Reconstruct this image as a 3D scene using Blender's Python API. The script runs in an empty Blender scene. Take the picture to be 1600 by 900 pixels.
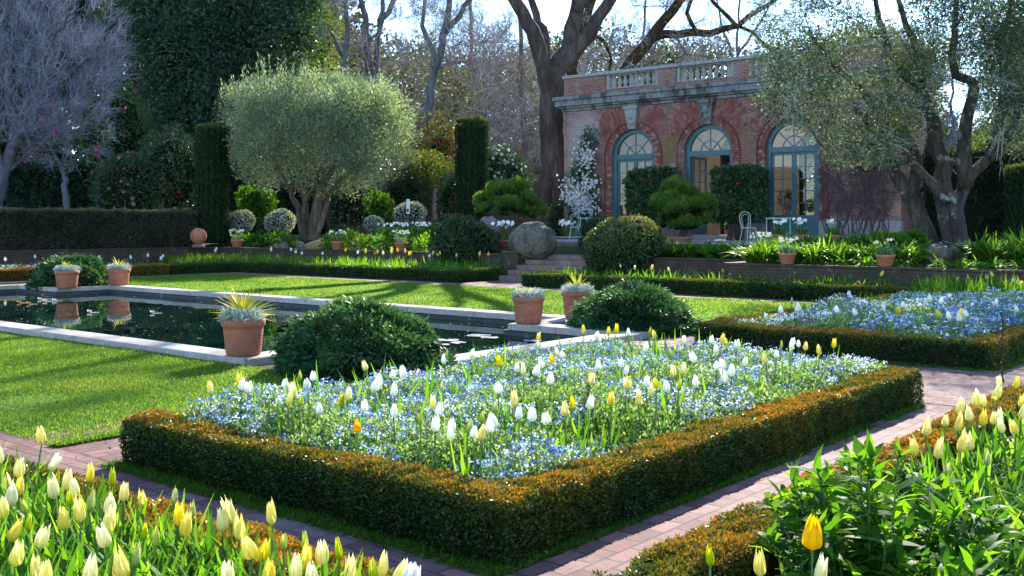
import bpy, math
import numpy as np
from math import radians, sin, cos, pi, sqrt, atan2
from mathutils import Vector

rng = np.random.default_rng(11)
sc = bpy.context.scene
COL = sc.collection

# ------------------------------------------------------------------ survey
# The garden is rectilinear: X runs along the facade, Y away from the viewer.
FOC, HZ, EYE = 1635.0, 350.0, 1.70
SA = radians(50.45)
CX, CY = sin(SA), cos(SA)

def world(lat, dep, z=0.0):
    return np.array([CX * lat - CY * dep, CY * lat + CX * dep, z])

def at(px, dep, z=0.0):
    """survey reading: bearing px (photo column) and distance in metres"""
    return world((px - 800.0) / FOC * dep, dep, z)

def gp(px, py, z=0.0):
    """survey reading of a point standing at height z"""
    return at(px, (EYE - z) * FOC / (py - HZ), z)

def zat(py, dep):
    return EYE + (HZ - py) * dep / FOC

def on_y(px, Y, z=0.0):
    r = (px - 800.0) / FOC
    d = Y / (CY * r + CX)
    return world(r * d, d, z), d

def sstep(a, b, x):
    t = np.clip((np.asarray(x, float) - a) / (b - a), 0, 1)
    return t * t * (3 - 2 * t)

def ground_z(x, y):
    """lower garden 0, upper garden .75 rising to 1.1"""
    x = np.asarray(x, float); y = np.asarray(y, float)
    wall = np.where(x > -12.1, 23.15, 25.65)
    inside = (x > -37.15)
    dY = y - wall
    dX = -37.15 - x
    d = np.where(inside, dY, np.maximum(dX, dY))
    z = 0.72 + 0.38 * sstep(0.4, 3.6, d)
    return np.where(d < 0, 0.0, z)

# ------------------------------------------------------------------ mesh builder
class MB:
    def __init__(s):
        s.v = []; s.n = 0; s.f = []          # f: (faces, mat, rnd)
    def add(s, V, F, m=0, r=None):
        V = np.asarray(V, float).reshape(-1, 3)
        F = np.asarray(F, np.int64)
        if len(F) == 0: return
        if r is None: r = rng.random(len(F))
        r = np.broadcast_to(np.asarray(r, float), (len(F),)).copy()
        s.v.append(V); s.f.append((F + s.n, m, r)); s.n += len(V)
    def add2(s, V, Fs, m=0, r=None):
        V = np.asarray(V, float).reshape(-1, 3)
        s.v.append(V)
        for F in Fs:
            F = np.asarray(F, np.int64)
            if len(F): s.f.append((F + s.n, m, rng.random(len(F)) if r is None else np.broadcast_to(r, (len(F),)).copy()))
        s.n += len(V)
    def box(s, x0, x1, y0, y1, z0, z1, m=0, r=None, bev=0.0):
        if bev > 0:
            b = bev
            xs = [x0, x0 + b, x1 - b, x1]; ys = [y0, y0 + b, y1 - b, y1]; zs = [z0, z0 + b, z1 - b, z1]
            V = []; idx = {}
            def vid(i, j, k):
                if (i, j, k) not in idx:
                    idx[(i, j, k)] = len(V); V.append((xs[i], ys[j], zs[k]))
                return idx[(i, j, k)]
            # three inset face families plus chamfers
            Q = []; T = []
            for k, kk in ((0, 0), (3, 3)):
                q = [vid(1, 1, k), vid(2, 1, k), vid(2, 2, k), vid(1, 2, k)]
                Q.append(q if k else q[::-1])
            for j in (0, 3):
                q = [vid(1, j, 1), vid(2, j, 1), vid(2, j, 2), vid(1, j, 2)]
                Q.append(q if j == 0 else q[::-1])
            for i in (0, 3):
                q = [vid(i, 1, 1), vid(i, 2, 1), vid(i, 2, 2), vid(i, 1, 2)]
                Q.append(q if i else q[::-1])
            for j, jj in ((0, 1), (3, 2)):
                for k, kk in ((0, 1), (3, 2)):
                    Q.append([vid(1, j, kk), vid(2, j, kk), vid(2, jj, k), vid(1, jj, k)])
                for i, ii in ((0, 1), (3, 2)):
                    Q.append([vid(i, jj, 1), vid(i, jj, 2), vid(ii, j, 2), vid(ii, j, 1)])
            for i, ii in ((0, 1), (3, 2)):
                for k, kk in ((0, 1), (3, 2)):
                    Q.append([vid(i, 1, kk), vid(i, 2, kk), vid(ii, 2, k), vid(ii, 1, k)])
            for i, ii in ((0, 1), (3, 2)):
                for j, jj in ((0, 1), (3, 2)):
                    for k, kk in ((0, 1), (3, 2)):
                        T.append([vid(i, jj, kk), vid(ii, j, kk), vid(ii, jj, k)])
            rr = rng.random() if r is None else r
            s.add2(np.array(V), [np.array(Q), np.array(T)], m, rr)
            return
        V = [(x0, y0, z0), (x1, y0, z0), (x1, y1, z0), (x0, y1, z0), (x0, y0, z1), (x1, y0, z1), (x1, y1, z1), (x0, y1, z1)]
        Q = [(3, 2, 1, 0), (4, 5, 6, 7), (0, 1, 5, 4), (1, 2, 6, 5), (2, 3, 7, 6), (3, 0, 4, 7)]
        s.add(V, Q, m, rng.random() if r is None else r)
    def rect(s, x0, x1, y0, y1, z, m=0):
        s.add([(x0, y0, z), (x1, y0, z), (x1, y1, z), (x0, y1, z)], [(0, 1, 2, 3)], m, .5)
    def lathe(s, prof, c=(0, 0, 0), n=24, m=0, r=None):
        prof = np.asarray(prof, float); k = len(prof)
        a = np.arange(n) * 2 * pi / n
        V = np.zeros((k, n, 3))
        V[:, :, 0] = c[0] + prof[:, :1] * np.cos(a); V[:, :, 1] = c[1] + prof[:, :1] * np.sin(a); V[:, :, 2] = c[2] + prof[:, 1:2]
        i = np.arange(k - 1)[:, None]; j = np.arange(n)[None, :]; j2 = (j + 1) % n
        Q = np.stack([i * n + j, i * n + j2, (i + 1) * n + j2, (i + 1) * n + j], -1).reshape(-1, 4)
        s.add(V.reshape(-1, 3), Q, m, .5 if r is None else r)
    def tube(s, pts, rad, n=6, m=0, r=None, cap=True):
        pts = np.asarray(pts, float); k = len(pts)
        rad = np.broadcast_to(np.asarray(rad, float), (k,))
        T = np.gradient(pts, axis=0); T /= np.linalg.norm(T, axis=1, keepdims=True) + 1e-9
        mean = pts[-1] - pts[0]; mean = mean / (np.linalg.norm(mean) + 1e-9)
        ref = np.array([1., 0, 0]) if abs(mean[0]) < .6 else np.array([0, 1., 0])
        if np.abs(T @ ref).max() > .97: ref = np.array([0.31, .53, .79])
        A = np.cross(T, ref); A /= np.linalg.norm(A, axis=1, keepdims=True) + 1e-9
        B = np.cross(T, A)
        a = np.arange(n) * 2 * pi / n
        V = pts[:, None, :] + rad[:, None, None] * (np.cos(a)[None, :, None] * A[:, None, :] + np.sin(a)[None, :, None] * B[:, None, :])
        V = V.reshape(-1, 3)
        i = np.arange(k - 1)[:, None]; j = np.arange(n)[None, :]; j2 = (j + 1) % n
        Q = np.stack([i * n + j, i * n + j2, (i + 1) * n + j2, (i + 1) * n + j], -1).reshape(-1, 4)
        s.add(V, Q, m, rng.random() if r is None else r)
        if cap and n >= 4:
            V2 = np.vstack([V[-n:], pts[-1:] + T[-1:] * rad[-1] * .3, V[:n], pts[:1]])
            F = [(q, (q + 1) % n, n) for q in range(n)] + [(n + 1 + (q + 1) % n, n + 1 + q, 2 * n + 1) for q in range(n)]
            s.add(V2, F, m, .5 if r is None else r)
    def build(s, name, mats, parent=None, smooth=False, label=None, col=None):
        me = bpy.data.meshes.new(name)
        V = np.concatenate(s.v) if s.v else np.zeros((0, 3))
        if parent is not None:
            V = V - np.array(world_loc(parent))
        me.vertices.add(len(V)); me.vertices.foreach_set('co', V.astype(np.float32).ravel())
        loops = np.concatenate([f.ravel() for f, m, r in s.f]); cnt = np.concatenate([np.full(len(f), f.shape[1]) for f, m, r in s.f])
        start = np.concatenate([[0], np.cumsum(cnt)[:-1]])
        me.loops.add(len(loops)); me.loops.foreach_set('vertex_index', loops.astype(np.int32))
        me.polygons.add(len(cnt)); me.polygons.foreach_set('loop_start', start.astype(np.int32))
        mi = np.concatenate([np.full(len(f), m) for f, m, r in s.f])
        me.polygons.foreach_set('material_index', mi.astype(np.int32))
        me.polygons.foreach_set('use_smooth', np.full(len(cnt), bool(smooth)))
        me.update(calc_edges=True)
        a = me.attributes.new('rnd', 'FLOAT', 'FACE')
        a.data.foreach_set('value', np.concatenate([r for f, m, r in s.f]).astype(np.float32))
        for m in (mats if isinstance(mats, (list, tuple)) else [mats]): me.materials.append(m)
        o = bpy.data.objects.new(name, me); COL.objects.link(o)
        if parent is not None: o.parent = parent
        if label: o['label'] = label
        return o

def world_loc(o):
    p = Vector((0, 0, 0))
    while o is not None:
        p = p + o.location; o = o.parent
    return p

def thing(name, label, cat, loc=(0, 0, 0), group=None):
    o = bpy.data.objects.new(name, None); COL.objects.link(o)
    o.location = [float(q) for q in loc]; o.empty_display_size = .2
    o['label'] = label; o['category'] = cat
    if group: o['group'] = group
    return o

def tag(o, label, cat, group=None, kind=None):
    o['label'] = label; o['category'] = cat
    if group: o['group'] = group
    if kind: o['kind'] = kind
    return o

def structure(o, label, cat):
    o['kind'] = 'structure'; o['label'] = label; o['category'] = cat
    return o

def copy_thing(o, loc, rz=None, scale=None, label=None, group=None, parent=None):
    c = o.copy(); COL.objects.link(c); c.parent = parent
    if parent is None:
        c.location = [float(q) for q in loc]
        if rz is not None: c.rotation_euler = (0, 0, rz)
        if scale is not None: c.scale = (scale,) * 3 if np.isscalar(scale) else scale
        if label: c['label'] = label
        if group: c['group'] = group
    for ch in list(o.children):
        copy_thing(ch, None, parent=c)
    return c

# ------------------------------------------------------------------ vector helpers
def unit(A):
    return A / (np.linalg.norm(A, axis=-1, keepdims=True) + 1e-9)
def rv(n):
    return unit(rng.normal(size=(n, 3)))
KS = rng.normal(size=(8, 3)); PH = rng.random(8) * 6.28
def sn(P, f):
    """cheap smooth noise about -1..1"""
    P = np.asarray(P, float)
    o = np.zeros(P.shape[:-1])
    for k, ph in zip(KS, PH): o = o + np.sin(P @ (k * f) + ph)
    return o / 3.2

def leaf_quads(mb, P, D, N, L, W, m=0, r=None, fold=0.0):
    """pointed leaf blades: base, two shoulders, tip"""
    n = len(P)
    if n == 0: return
    L = np.broadcast_to(L, (n,))[:, None]; W = np.broadcast_to(W, (n,))[:, None]
    D = unit(D); S = unit(np.cross(D, N)); U = np.cross(S, D)
    mid = P + D * L * .45
    V = np.stack([P, mid - S * W * .5 + U * W * fold, P + D * L, mid + S * W * .5 + U * W * fold], 1)
    F = np.arange(4 * n).reshape(n, 4)
    mb.add(V.reshape(-1, 3), F, m, r)

def cards(mb, P, N, R, m=0, r=None, ang=None):
    """small six-sided petals discs facing N"""
    n = len(P)
    if n == 0: return
    N = unit(N); A = unit(np.cross(N, rv(n))); B = np.cross(N, A)
    R = np.broadcast_to(R, (n,))[:, None, None]
    a = np.arange(5) * 2 * pi / 5
    V = P[:, None, :] + R * (np.cos(a)[None, :, None] * A[:, None, :] + np.sin(a)[None, :, None] * B[:, None, :])
    F = np.arange(5 * n).reshape(n, 5)
    mb.add(V.reshape(-1, 3), F, m, r)

def straps(mb, P, D, L, W, bend, seg=4, m=0, r=None, twist=0.0, prof=None):
    """strap leaves that leave along D and bend over"""
    n = len(P)
    if n == 0: return
    L = np.broadcast_to(L, (n,)); W = np.broadcast_to(W, (n,)); bend = np.broadcast_to(bend, (n,))
    D = unit(D)
    Hh = D.copy(); Hh[:, 2] = 0; Hh = unit(Hh + rng.normal(size=(n, 3)) * 1e-3 * np.array([1, 1, 0]))
    S = np.stack([-Hh[:, 1], Hh[:, 0], np.zeros(n)], 1)
    S = unit(S + twist * rng.normal(size=(n, 3)))
    t = np.linspace(0, 1, seg + 1)
    if prof is None: w = np.sin(pi * (0.16 + 0.84 * t) ** .9) ** .7 ; 
    else: w = np.interp(t, np.linspace(0, 1, len(prof)), prof)
    w = np.clip(w, .04, None)
    c = P[:, None, :] + D[:, None, :] * (L[:, None] * t)[:, :, None]
    drop = (bend * L)[:, None] * t ** 2.2
    c[:, :, 2] -= drop
    c += Hh[:, None, :] * (drop * .55)[:, :, None]
    hw = (W[:, None] * w[None, :] * .5)[:, :, None] * S[:, None, :]
    V = np.stack([c - hw, c + hw], 2).reshape(n, -1, 3)
    k = 2 * (seg + 1)
    base = (np.arange(n) * k)[:, None, None]
    q = np.array([[2 * i, 2 * i + 1, 2 * i + 3, 2 * i + 2] for i in range(seg)])[None]
    F = (base + q).reshape(-1, 4)
    if r is not None: r = np.repeat(np.broadcast_to(r, (n,)), seg)
    else: r = np.repeat(rng.random(n), seg)
    mb.add(V.reshape(-1, 3), F, m, r)

def twigs(mb, A, B, ra, rb, m=0, r=None):
    """three-sided tapered sticks"""
    n = len(A)
    if n == 0: return
    D = unit(B - A); X = unit(np.cross(D, rv(n))); Y = np.cross(D, X)
    ra = np.broadcast_to(ra, (n,))[:, None]; rb = np.broadcast_to(rb, (n,))[:, None]
    V = []
    for k in range(3):
        o = X * cos(2.094 * k) + Y * sin(2.094 * k)
        V.append(A + o * ra)
    for k in range(3):
        o = X * cos(2.094 * k) + Y * sin(2.094 * k)
        V.append(B + o * rb)
    V = np.stack(V, 1)
    b = (np.arange(n) * 6)[:, None, None]
    F = (b + np.array([[0, 1, 4, 3], [1, 2, 5, 4], [2, 0, 3, 5]])[None]).reshape(-1, 4)
    rr = np.repeat(rng.random(n) if r is None else np.broadcast_to(r, (n,)), 3)
    mb.add(V.reshape(-1, 3), F, m, rr)

# ------------------------------------------------------------------ materials
def newmat(name):
    m = bpy.data.materials.new(name); m.use_nodes = True
    nt = m.node_tree
    for n in list(nt.nodes): nt.nodes.remove(n)
    return m, nt, nt.nodes.new('ShaderNodeOutputMaterial')
def lnk(nt, a, b): nt.links.new(a, b)
def ramp_node(nt, fac, stops, interp='LINEAR'):
    r = nt.nodes.new('ShaderNodeValToRGB'); r.color_ramp.interpolation = interp
    e = r.color_ramp.elements
    while len(e) > 1: e.remove(e[-1])
    e[0].position = stops[0][0]; e[0].color = (*stops[0][1], 1)
    for p, c in stops[1:]:
        x = e.new(p); x.color = (*c, 1)
    lnk(nt, fac, r.inputs[0]); return r.outputs[0]
def noise_node(nt, scale, detail=4, rough=.6, vec=None, coord='Object'):
    if vec is None:
        tc = nt.nodes.new('ShaderNodeTexCoord'); vec = tc.outputs[coord]
    n = nt.nodes.new('ShaderNodeTexNoise'); n.inputs['Scale'].default_value = scale
    n.inputs['Detail'].default_value = detail; n.inputs['Roughness'].default_value = rough
    lnk(nt, vec, n.inputs['Vector']); return n.outputs['Fac']
def geo_pos(nt):
    return nt.nodes.new('ShaderNodeNewGeometry').outputs['Position']
def mixc(nt, fac, a, b, mode='MIX'):
    m = nt.nodes.new('ShaderNodeMix'); m.data_type = 'RGBA'; m.blend_type = mode
    for sck, v in ((0, fac), (6, a), (7, b)):
        if hasattr(v, 'links') or hasattr(v, 'is_linked'): lnk(nt, v, m.inputs[sck])
        else: m.inputs[sck].default_value = v if np.isscalar(v) else (*v, 1)
    return m.outputs[2]
def mth(nt, op, a, b=None, c=None, clamp=False):
    n = nt.nodes.new('ShaderNodeMath'); n.operation = op; n.use_clamp = clamp
    for i, v in enumerate((a, b, c)):
        if v is None: continue
        if np.isscalar(v): n.inputs[i].default_value = v
        else: lnk(nt, v, n.inputs[i])
    return n.outputs[0]
def princ(nt, col, rough=.7, spec=.3, metal=0.0, bump=None, bstr=.3, bdist=.02):
    p = nt.nodes.new('ShaderNodeBsdfPrincipled')
    if np.isscalar(rough): p.inputs['Roughness'].default_value = rough
    else: lnk(nt, rough, p.inputs['Roughness'])
    p.inputs['Specular IOR Level'].default_value = spec; p.inputs['Metallic'].default_value = metal
    if isinstance(col, tuple): p.inputs['Base Color'].default_value = (*col, 1)
    else: lnk(nt, col, p.inputs['Base Color'])
    if bump is not None:
        b = nt.nodes.new('ShaderNodeBump'); b.inputs['Strength'].default_value = bstr; b.inputs['Distance'].default_value = bdist
        lnk(nt, bump, b.inputs['Height']); lnk(nt, b.outputs[0], p.inputs['Normal'])
    return p.outputs[0]

def leafmat(name, stops, trans=.4, rough=.5, spec=.3, tmul=(1.5, 1.35, .45), patch=0.0, pscale=1.0):
    m, nt, out = newmat(name)
    a = nt.nodes.new('ShaderNodeAttribute'); a.attribute_name = 'rnd'
    fac = a.outputs['Fac']
    if patch:
        nz = noise_node(nt, pscale, 3, .55, geo_pos(nt))
        fac = mth(nt, 'ADD', fac, mth(nt, 'MULTIPLY', mth(nt, 'SUBTRACT', nz, .5), patch * 2), clamp=True)
    col = ramp_node(nt, fac, stops)
    d = princ(nt, col, rough, spec)
    if trans > 0:
        t = nt.nodes.new('ShaderNodeBsdfTranslucent')
        lnk(nt, mixc(nt, 1.0, col, tmul, 'MULTIPLY'), t.inputs['Color'])
        mx = nt.nodes.new('ShaderNodeMixShader'); mx.inputs[0].default_value = trans
        lnk(nt, d, mx.inputs[1]); lnk(nt, t.outputs[0], mx.inputs[2]); lnk(nt, mx.outputs[0], out.inputs[0])
    else: lnk(nt, d, out.inputs[0])
    return m

def plain(name, col, rough=.6, spec=.3, metal=0.0, var=0.0, vscale=8, bump=0.0):
    m, nt, out = newmat(name)
    c = col
    nz = None
    if var or bump: nz = noise_node(nt, vscale, 6, .65)
    if var:
        lo = tuple(max(0, q * (1 - var)) for q in col); hi = tuple(min(1, q * (1 + var)) for q in col)
        c = ramp_node(nt, nz, [(.3, lo), (.7, hi)])
    lnk(nt, princ(nt, c, rough, spec, metal, nz if bump else None, bump, .02), out.inputs[0])
    return m

def bark(name, dark, light, lich=None, scale=6, lamt=.55):
    m, nt, out = newmat(name)
    tc = nt.nodes.new('ShaderNodeTexCoord')
    mp = nt.nodes.new('ShaderNodeMapping'); mp.inputs['Scale'].default_value = (1, 1, .22)
    lnk(nt, tc.outputs['Object'], mp.inputs[0])
    nz = noise_node(nt, scale, 8, .7, mp.outputs[0])
    col = ramp_node(nt, nz, [(.32, dark), (.68, light)])
    n3 = noise_node(nt, scale * .42, 5, .7, mp.outputs[0])
    col = mixc(nt, ramp_node(nt, n3, [(.42, (0, 0, 0)), (.62, (.75, .75, .75))]), col, dark)
    if lich:
        n2 = noise_node(nt, 2.3, 6, .65)
        f = ramp_node(nt, n2, [(lamt, (0, 0, 0)), (lamt + .1, (1, 1, 1))])
        col = mixc(nt, f, col, lich)
    lnk(nt, princ(nt, col, .9, .15, 0, mth(nt, 'ADD', nz, n3), 1.0, .12), out.inputs[0])
    return m

def brickmat(name, c1, c2, mortar, sc_=(1, 1), bw=.215, bh=.072, floor=False, rot=0, stain=None, msize=.009, rough=.85, soft=.0):
    m, nt, out = newmat(name)
    pos = geo_pos(nt)
    sx = nt.nodes.new('ShaderNodeSeparateXYZ'); lnk(nt, pos, sx.inputs[0])
    cb = nt.nodes.new('ShaderNodeCombineXYZ')
    if floor:
        a, b = (sx.outputs[0], sx.outputs[1]) if not rot else (sx.outputs[1], sx.outputs[0])
        lnk(nt, a, cb.inputs[0]); lnk(nt, b, cb.inputs[1])
    else:
        lnk(nt, mth(nt, 'ADD', sx.outputs[0], sx.outputs[1]), cb.inputs[0]); lnk(nt, sx.outputs[2], cb.inputs[1])
    bt = nt.nodes.new('ShaderNodeTexBrick')
    bt.inputs['Scale'].default_value = 1.0; bt.inputs['Brick Width'].default_value = bw; bt.inputs['Row Height'].default_value = bh
    bt.inputs['Mortar Size'].default_value = msize; bt.inputs['Mortar Smooth'].default_value = .3; bt.inputs['Bias'].default_value = 0
    bt.inputs['Color1'].default_value = (*c1, 1); bt.inputs['Color2'].default_value = (*c2, 1); bt.inputs['Mortar'].default_value = (*mortar, 1)
    # wobble so that no course is ruler straight
    wob = nt.nodes.new('ShaderNodeTexNoise'); wob.inputs['Scale'].default_value = 3.0; wob.inputs['Detail'].default_value = 3
    lnk(nt, pos, wob.inputs['Vector'])
    vm = nt.nodes.new('ShaderNodeVectorMath'); vm.operation = 'MULTIPLY_ADD'
    lnk(nt, wob.outputs['Color'], vm.inputs[0]); vm.inputs[1].default_value = (.025, .025, .025); lnk(nt, cb.outputs[0], vm.inputs[2])
    lnk(nt, vm.outputs[0], bt.inputs['Vector'])
    col = bt.outputs['Color']
    n1 = noise_node(nt, 1.1, 6, .7, pos); n2 = noise_node(nt, 14, 4, .7, pos)
    col = mixc(nt, mth(nt, 'MULTIPLY', ramp_node(nt, n2, [(.35, (0, 0, 0)), (.75, (1, 1, 1))]), .55), col, tuple(q * .55 for q in c1))
    if stain:
        for (sc2, lo, hi, colr, amt) in stain:
            ns = noise_node(nt, sc2, 6, .7, pos)
            f = ramp_node(nt, ns, [(lo, (0, 0, 0)), (hi, (1, 1, 1))])
            col = mixc(nt, mth(nt, 'MULTIPLY', f, amt), col, colr)
    hgt = mth(nt, 'ADD', mth(nt, 'MULTIPLY', bt.outputs['Fac'], -1.0), mth(nt, 'MULTIPLY', n2, .35))
    lnk(nt, princ(nt, col, rough, .2, 0, hgt, .55, .012), out.inputs[0])
    m['brick'] = 1
    return m
# ------------------------------------------------------------------ trees
def smooth_path(pts, step=.45, jit=.03):
    pts = np.asarray(pts, float)
    if len(pts) == 2:
        k = max(2, int(np.linalg.norm(pts[1] - pts[0]) / step)); t = np.linspace(0, 1, k + 1)[:, None]
        out = pts[0] * (1 - t) + pts[1] * t
    else:
        P = np.vstack([2 * pts[0] - pts[1], pts, 2 * pts[-1] - pts[-2]]); out = []
        for i in range(1, len(P) - 2):
            k = max(2, int(np.linalg.norm(P[i + 1] - P[i]) / step))
            for t in np.arange(k) / k:
                a, b, c, d = P[i - 1], P[i], P[i + 1], P[i + 2]
                out.append(.5 * ((2 * b) + (c - a) * t + (2 * a - 5 * b + 4 * c - d) * t * t + (3 * b - a - 3 * c + d) * t ** 3))
        out.append(P[-2]); out = np.array(out)
    if jit and len(out) > 2: out[1:-1] += rng.normal(size=out[1:-1].shape) * jit
    return out

class Tree:
    """nodes joined to parents; radii follow from the twigs each node carries"""
    def __init__(s): s.p = []; s.par = []; s.minr = []
    def limb(s, pts, r0, r1, step=.45, jit=.04, attach=True):
        path = smooth_path(pts, step, jit); k = len(path)
        par = -1
        if s.p and attach:
            A = np.array(s.p); par = int(np.argmin(((A - path[0]) ** 2).sum(1)))
        ids = []
        for i in range(k):
            s.p.append(path[i]); s.par.append(par); s.minr.append(r0 + (r1 - r0) * i / (k - 1)); par = len(s.p) - 1; ids.append(par)
        return ids
    def reach(s, clusters, step=.5, wig=.1, lift=.0, skip=3, up_pen=.6):
        clusters = np.asarray(clusters, float)
        A = np.array(s.p)
        d0 = np.array([((A - c) ** 2).sum(1).min() for c in clusters])
        cap = len(A) + len(clusters) * 40
        buf = np.zeros((cap, 3)); buf[:len(A)] = A; n = len(A); n0 = n
        s.tips = []
        for ci in np.argsort(d0):
            c = clusters[ci]
            v = c - buf[:n]; d = np.linalg.norm(v, axis=1)
            cost = d * (1 + up_pen * np.clip(-v[:, 2] / (d + 1e-6), 0, 1))
            cost[:min(skip, n0)] += 50
            j = int(np.argmin(cost)); dd = d[j]
            k = max(2, int(dd / step)); t = np.linspace(0, 1, k + 1)[1:, None]
            w = rng.normal(size=3) * wig * dd; w[2] += lift * dd
            path = buf[j] * (1 - t) + c * t + np.sin(pi * t) * w * .5 + rng.normal(size=(k, 3)) * .02 * dd * np.sin(pi * t)
            par = j
            for q in path:
                if n >= cap: break
                buf[n] = q; s.p.append(q); s.par.append(par); s.minr.append(0); par = n; n += 1
            s.tips.append(par)
    def mesh(s, mb, tip=.012, pw=2.3, m=0, sides=(4, 6, 10, 16), rmax=9.0):
        n = len(s.p); acc = np.zeros(n); kids = [[] for _ in range(n)]
        for i in range(n):
            if s.par[i] >= 0: kids[s.par[i]].append(i)
        r = np.zeros(n)
        for i in range(n - 1, -1, -1):
            if not kids[i]: acc[i] = tip ** pw
            r[i] = min(rmax, max(s.minr[i], acc[i] ** (1 / pw)))
            if s.par[i] >= 0: acc[s.par[i]] += max(acc[i], 0)
        s.r = r; P = np.array(s.p)
        stack = [i for i in range(n) if s.par[i] < 0]
        while stack:
            i = stack.pop(); chain = [i] if s.par[i] < 0 else [s.par[i], i]
            rr = [r[i]] if s.par[i] < 0 else [min(r[s.par[i]], r[i] * 1.25), r[i]]
            cur = i
            while kids[cur]:
                ks = sorted(kids[cur], key=lambda q: -r[q] - (.0001 if q == cur + 1 else 0))
                stack.extend(ks[1:]); cur = ks[0]; chain.append(cur); rr.append(r[cur])
            if len(chain) < 2: continue
            R = max(rr); sd = sides[0] if R < .03 else sides[1] if R < .09 else sides[2] if R < .25 else sides[3]
            mb.tube(P[chain], np.array(rr), sd, m, cap=R > .05)

def blob_points(n, c, rad, shell=.55):
    """points in an ellipsoid, biased to its outside"""
    d = rv(n); u = rng.random(n) ** (1 / 3.0); u = shell + (1 - shell) * u if shell else u
    return np.asarray(c) + d * u[:, None] * np.asarray(rad)

def foliage(mb, centers, per, rc, L, W, m=0, out_from=None, outw=.6, up=.25, rbase=.5, rvar=.3, fold=.12, clump=.12, zflat=.8):
    """leaf sprays about every centre"""
    centers = np.asarray(centers); n = len(centers) * per
    ci = np.repeat(np.arange(len(centers)), per)
    off = rng.normal(size=(n, 3)); off *= (rng.random(n) ** .4)[:, None] / (np.linalg.norm(off, axis=1, keepdims=True) + 1e-6)
    off[:, 2] *= zflat
    rcs = np.broadcast_to(rc, (len(centers),))[ci]
    P = centers[ci] + off * rcs[:, None]
    D = rv(n) + off * .8
    if out_from is not None: D += unit(P - np.asarray(out_from)) * outw
    D[:, 2] += up
    cl = rng.normal(size=len(centers)) * clump
    r = np.clip(rbase + cl[ci] + (rng.random(n) - .5) * 2 * rvar, 0, 1)
    leaf_quads(mb, P, D, rv(n), L * rng.uniform(.6, 1.25, n), W * rng.uniform(.7, 1.2, n), m, r, fold)

def twig_spray(mb, tips, dirs, per, L, r0, m=0, spread=.7, levels=2, sag=0.0, base=None):
    """fine bare twigs, each twig forks once more"""
    tips = np.asarray(tips); n = len(tips) * per; ci = np.repeat(np.arange(len(tips)), per)
    A = tips[ci] + rng.normal(size=(n, 3)) * L * .12
    D = unit(unit(dirs)[ci] + rng.normal(size=(n, 3)) * spread); D[:, 2] -= sag
    ll = L * rng.uniform(.5, 1.2, n)
    B = A + unit(D) * ll[:, None]
    twigs(mb, A, B, r0, r0 * .55, m)
    if levels > 1:
        for k in range(2):
            t = rng.uniform(.25, .9, n)[:, None]
            A2 = A * (1 - t) + B * t
            D2 = unit(D + rng.normal(size=(n, 3)) * .65)
            twigs(mb, A2, A2 + D2 * (ll * rng.uniform(.35, .7, n))[:, None], r0 * .55, r0 * .3, m)

# ------------------------------------------------------------------ hedges, mounds, shrubs
def hedge_box(mb, x0, x1, y0, y1, z0, z1, dens, L, W, leaf=1, core=0, faces='tnsew', bronze=.45, lump=.025, topband=.09, base=.22, rvar=.2, inset=.04, patch=.12, side=None):
    mb.box(x0 + inset, x1 - inset, y0 + inset, y1 - inset, z0, z1 - inset, core, .3)
    A = {'t': (x1 - x0) * (y1 - y0), 's': (x1 - x0) * (z1 - z0), 'n': (x1 - x0) * (z1 - z0), 'e': (y1 - y0) * (z1 - z0), 'w': (y1 - y0) * (z1 - z0)}
    for fc in faces:
        n = int(A[fc] * dens)
        if n < 1: continue
        u, v = rng.random(n), rng.random(n)
        if fc == 't': P = np.stack([x0 + u * (x1 - x0), y0 + v * (y1 - y0), np.full(n, z1)], 1); N = np.array([0, 0, 1.])
        elif fc == 's': P = np.stack([x0 + u * (x1 - x0), np.full(n, y0), z0 + v * (z1 - z0)], 1); N = np.array([0, -1., 0])
        elif fc == 'n': P = np.stack([x0 + u * (x1 - x0), np.full(n, y1), z0 + v * (z1 - z0)], 1); N = np.array([0, 1., 0])
        elif fc == 'e': P = np.stack([np.full(n, x1), y0 + u * (y1 - y0), z0 + v * (z1 - z0)], 1); N = np.array([1., 0, 0])
        else: P = np.stack([np.full(n, x0), y0 + u * (y1 - y0), z0 + v * (z1 - z0)], 1); N = np.array([-1., 0, 0])
        # rounded shoulders and a lumpy clip
        ed = np.minimum(np.minimum(P[:, 0] - x0, x1 - P[:, 0]), np.minimum(P[:, 1] - y0, y1 - P[:, 1]))
        if fc == 't': P[:, 2] -= .035 * np.exp(-ed / .04)
        else: P -= N * (.03 * np.exp(-(z1 - P[:, 2]) / .04))[:, None]
        P = P + N * (sn(P, 5.5) * lump + sn(P + 3.3, 17) * lump * .7 - rng.random(n) ** 1.5 * .05)[:, None]
        D = rv(n) * .8 + N * .55; D[:, 2] += .45
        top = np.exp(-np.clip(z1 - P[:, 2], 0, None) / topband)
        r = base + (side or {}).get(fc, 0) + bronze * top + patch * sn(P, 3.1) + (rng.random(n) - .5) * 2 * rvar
        leaf_quads(mb, P, D, rv(n) + N * .5, L * rng.uniform(.6, 1.3, n), W * rng.uniform(.7, 1.2, n), leaf, np.clip(r, 0, 1), .15)

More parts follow.
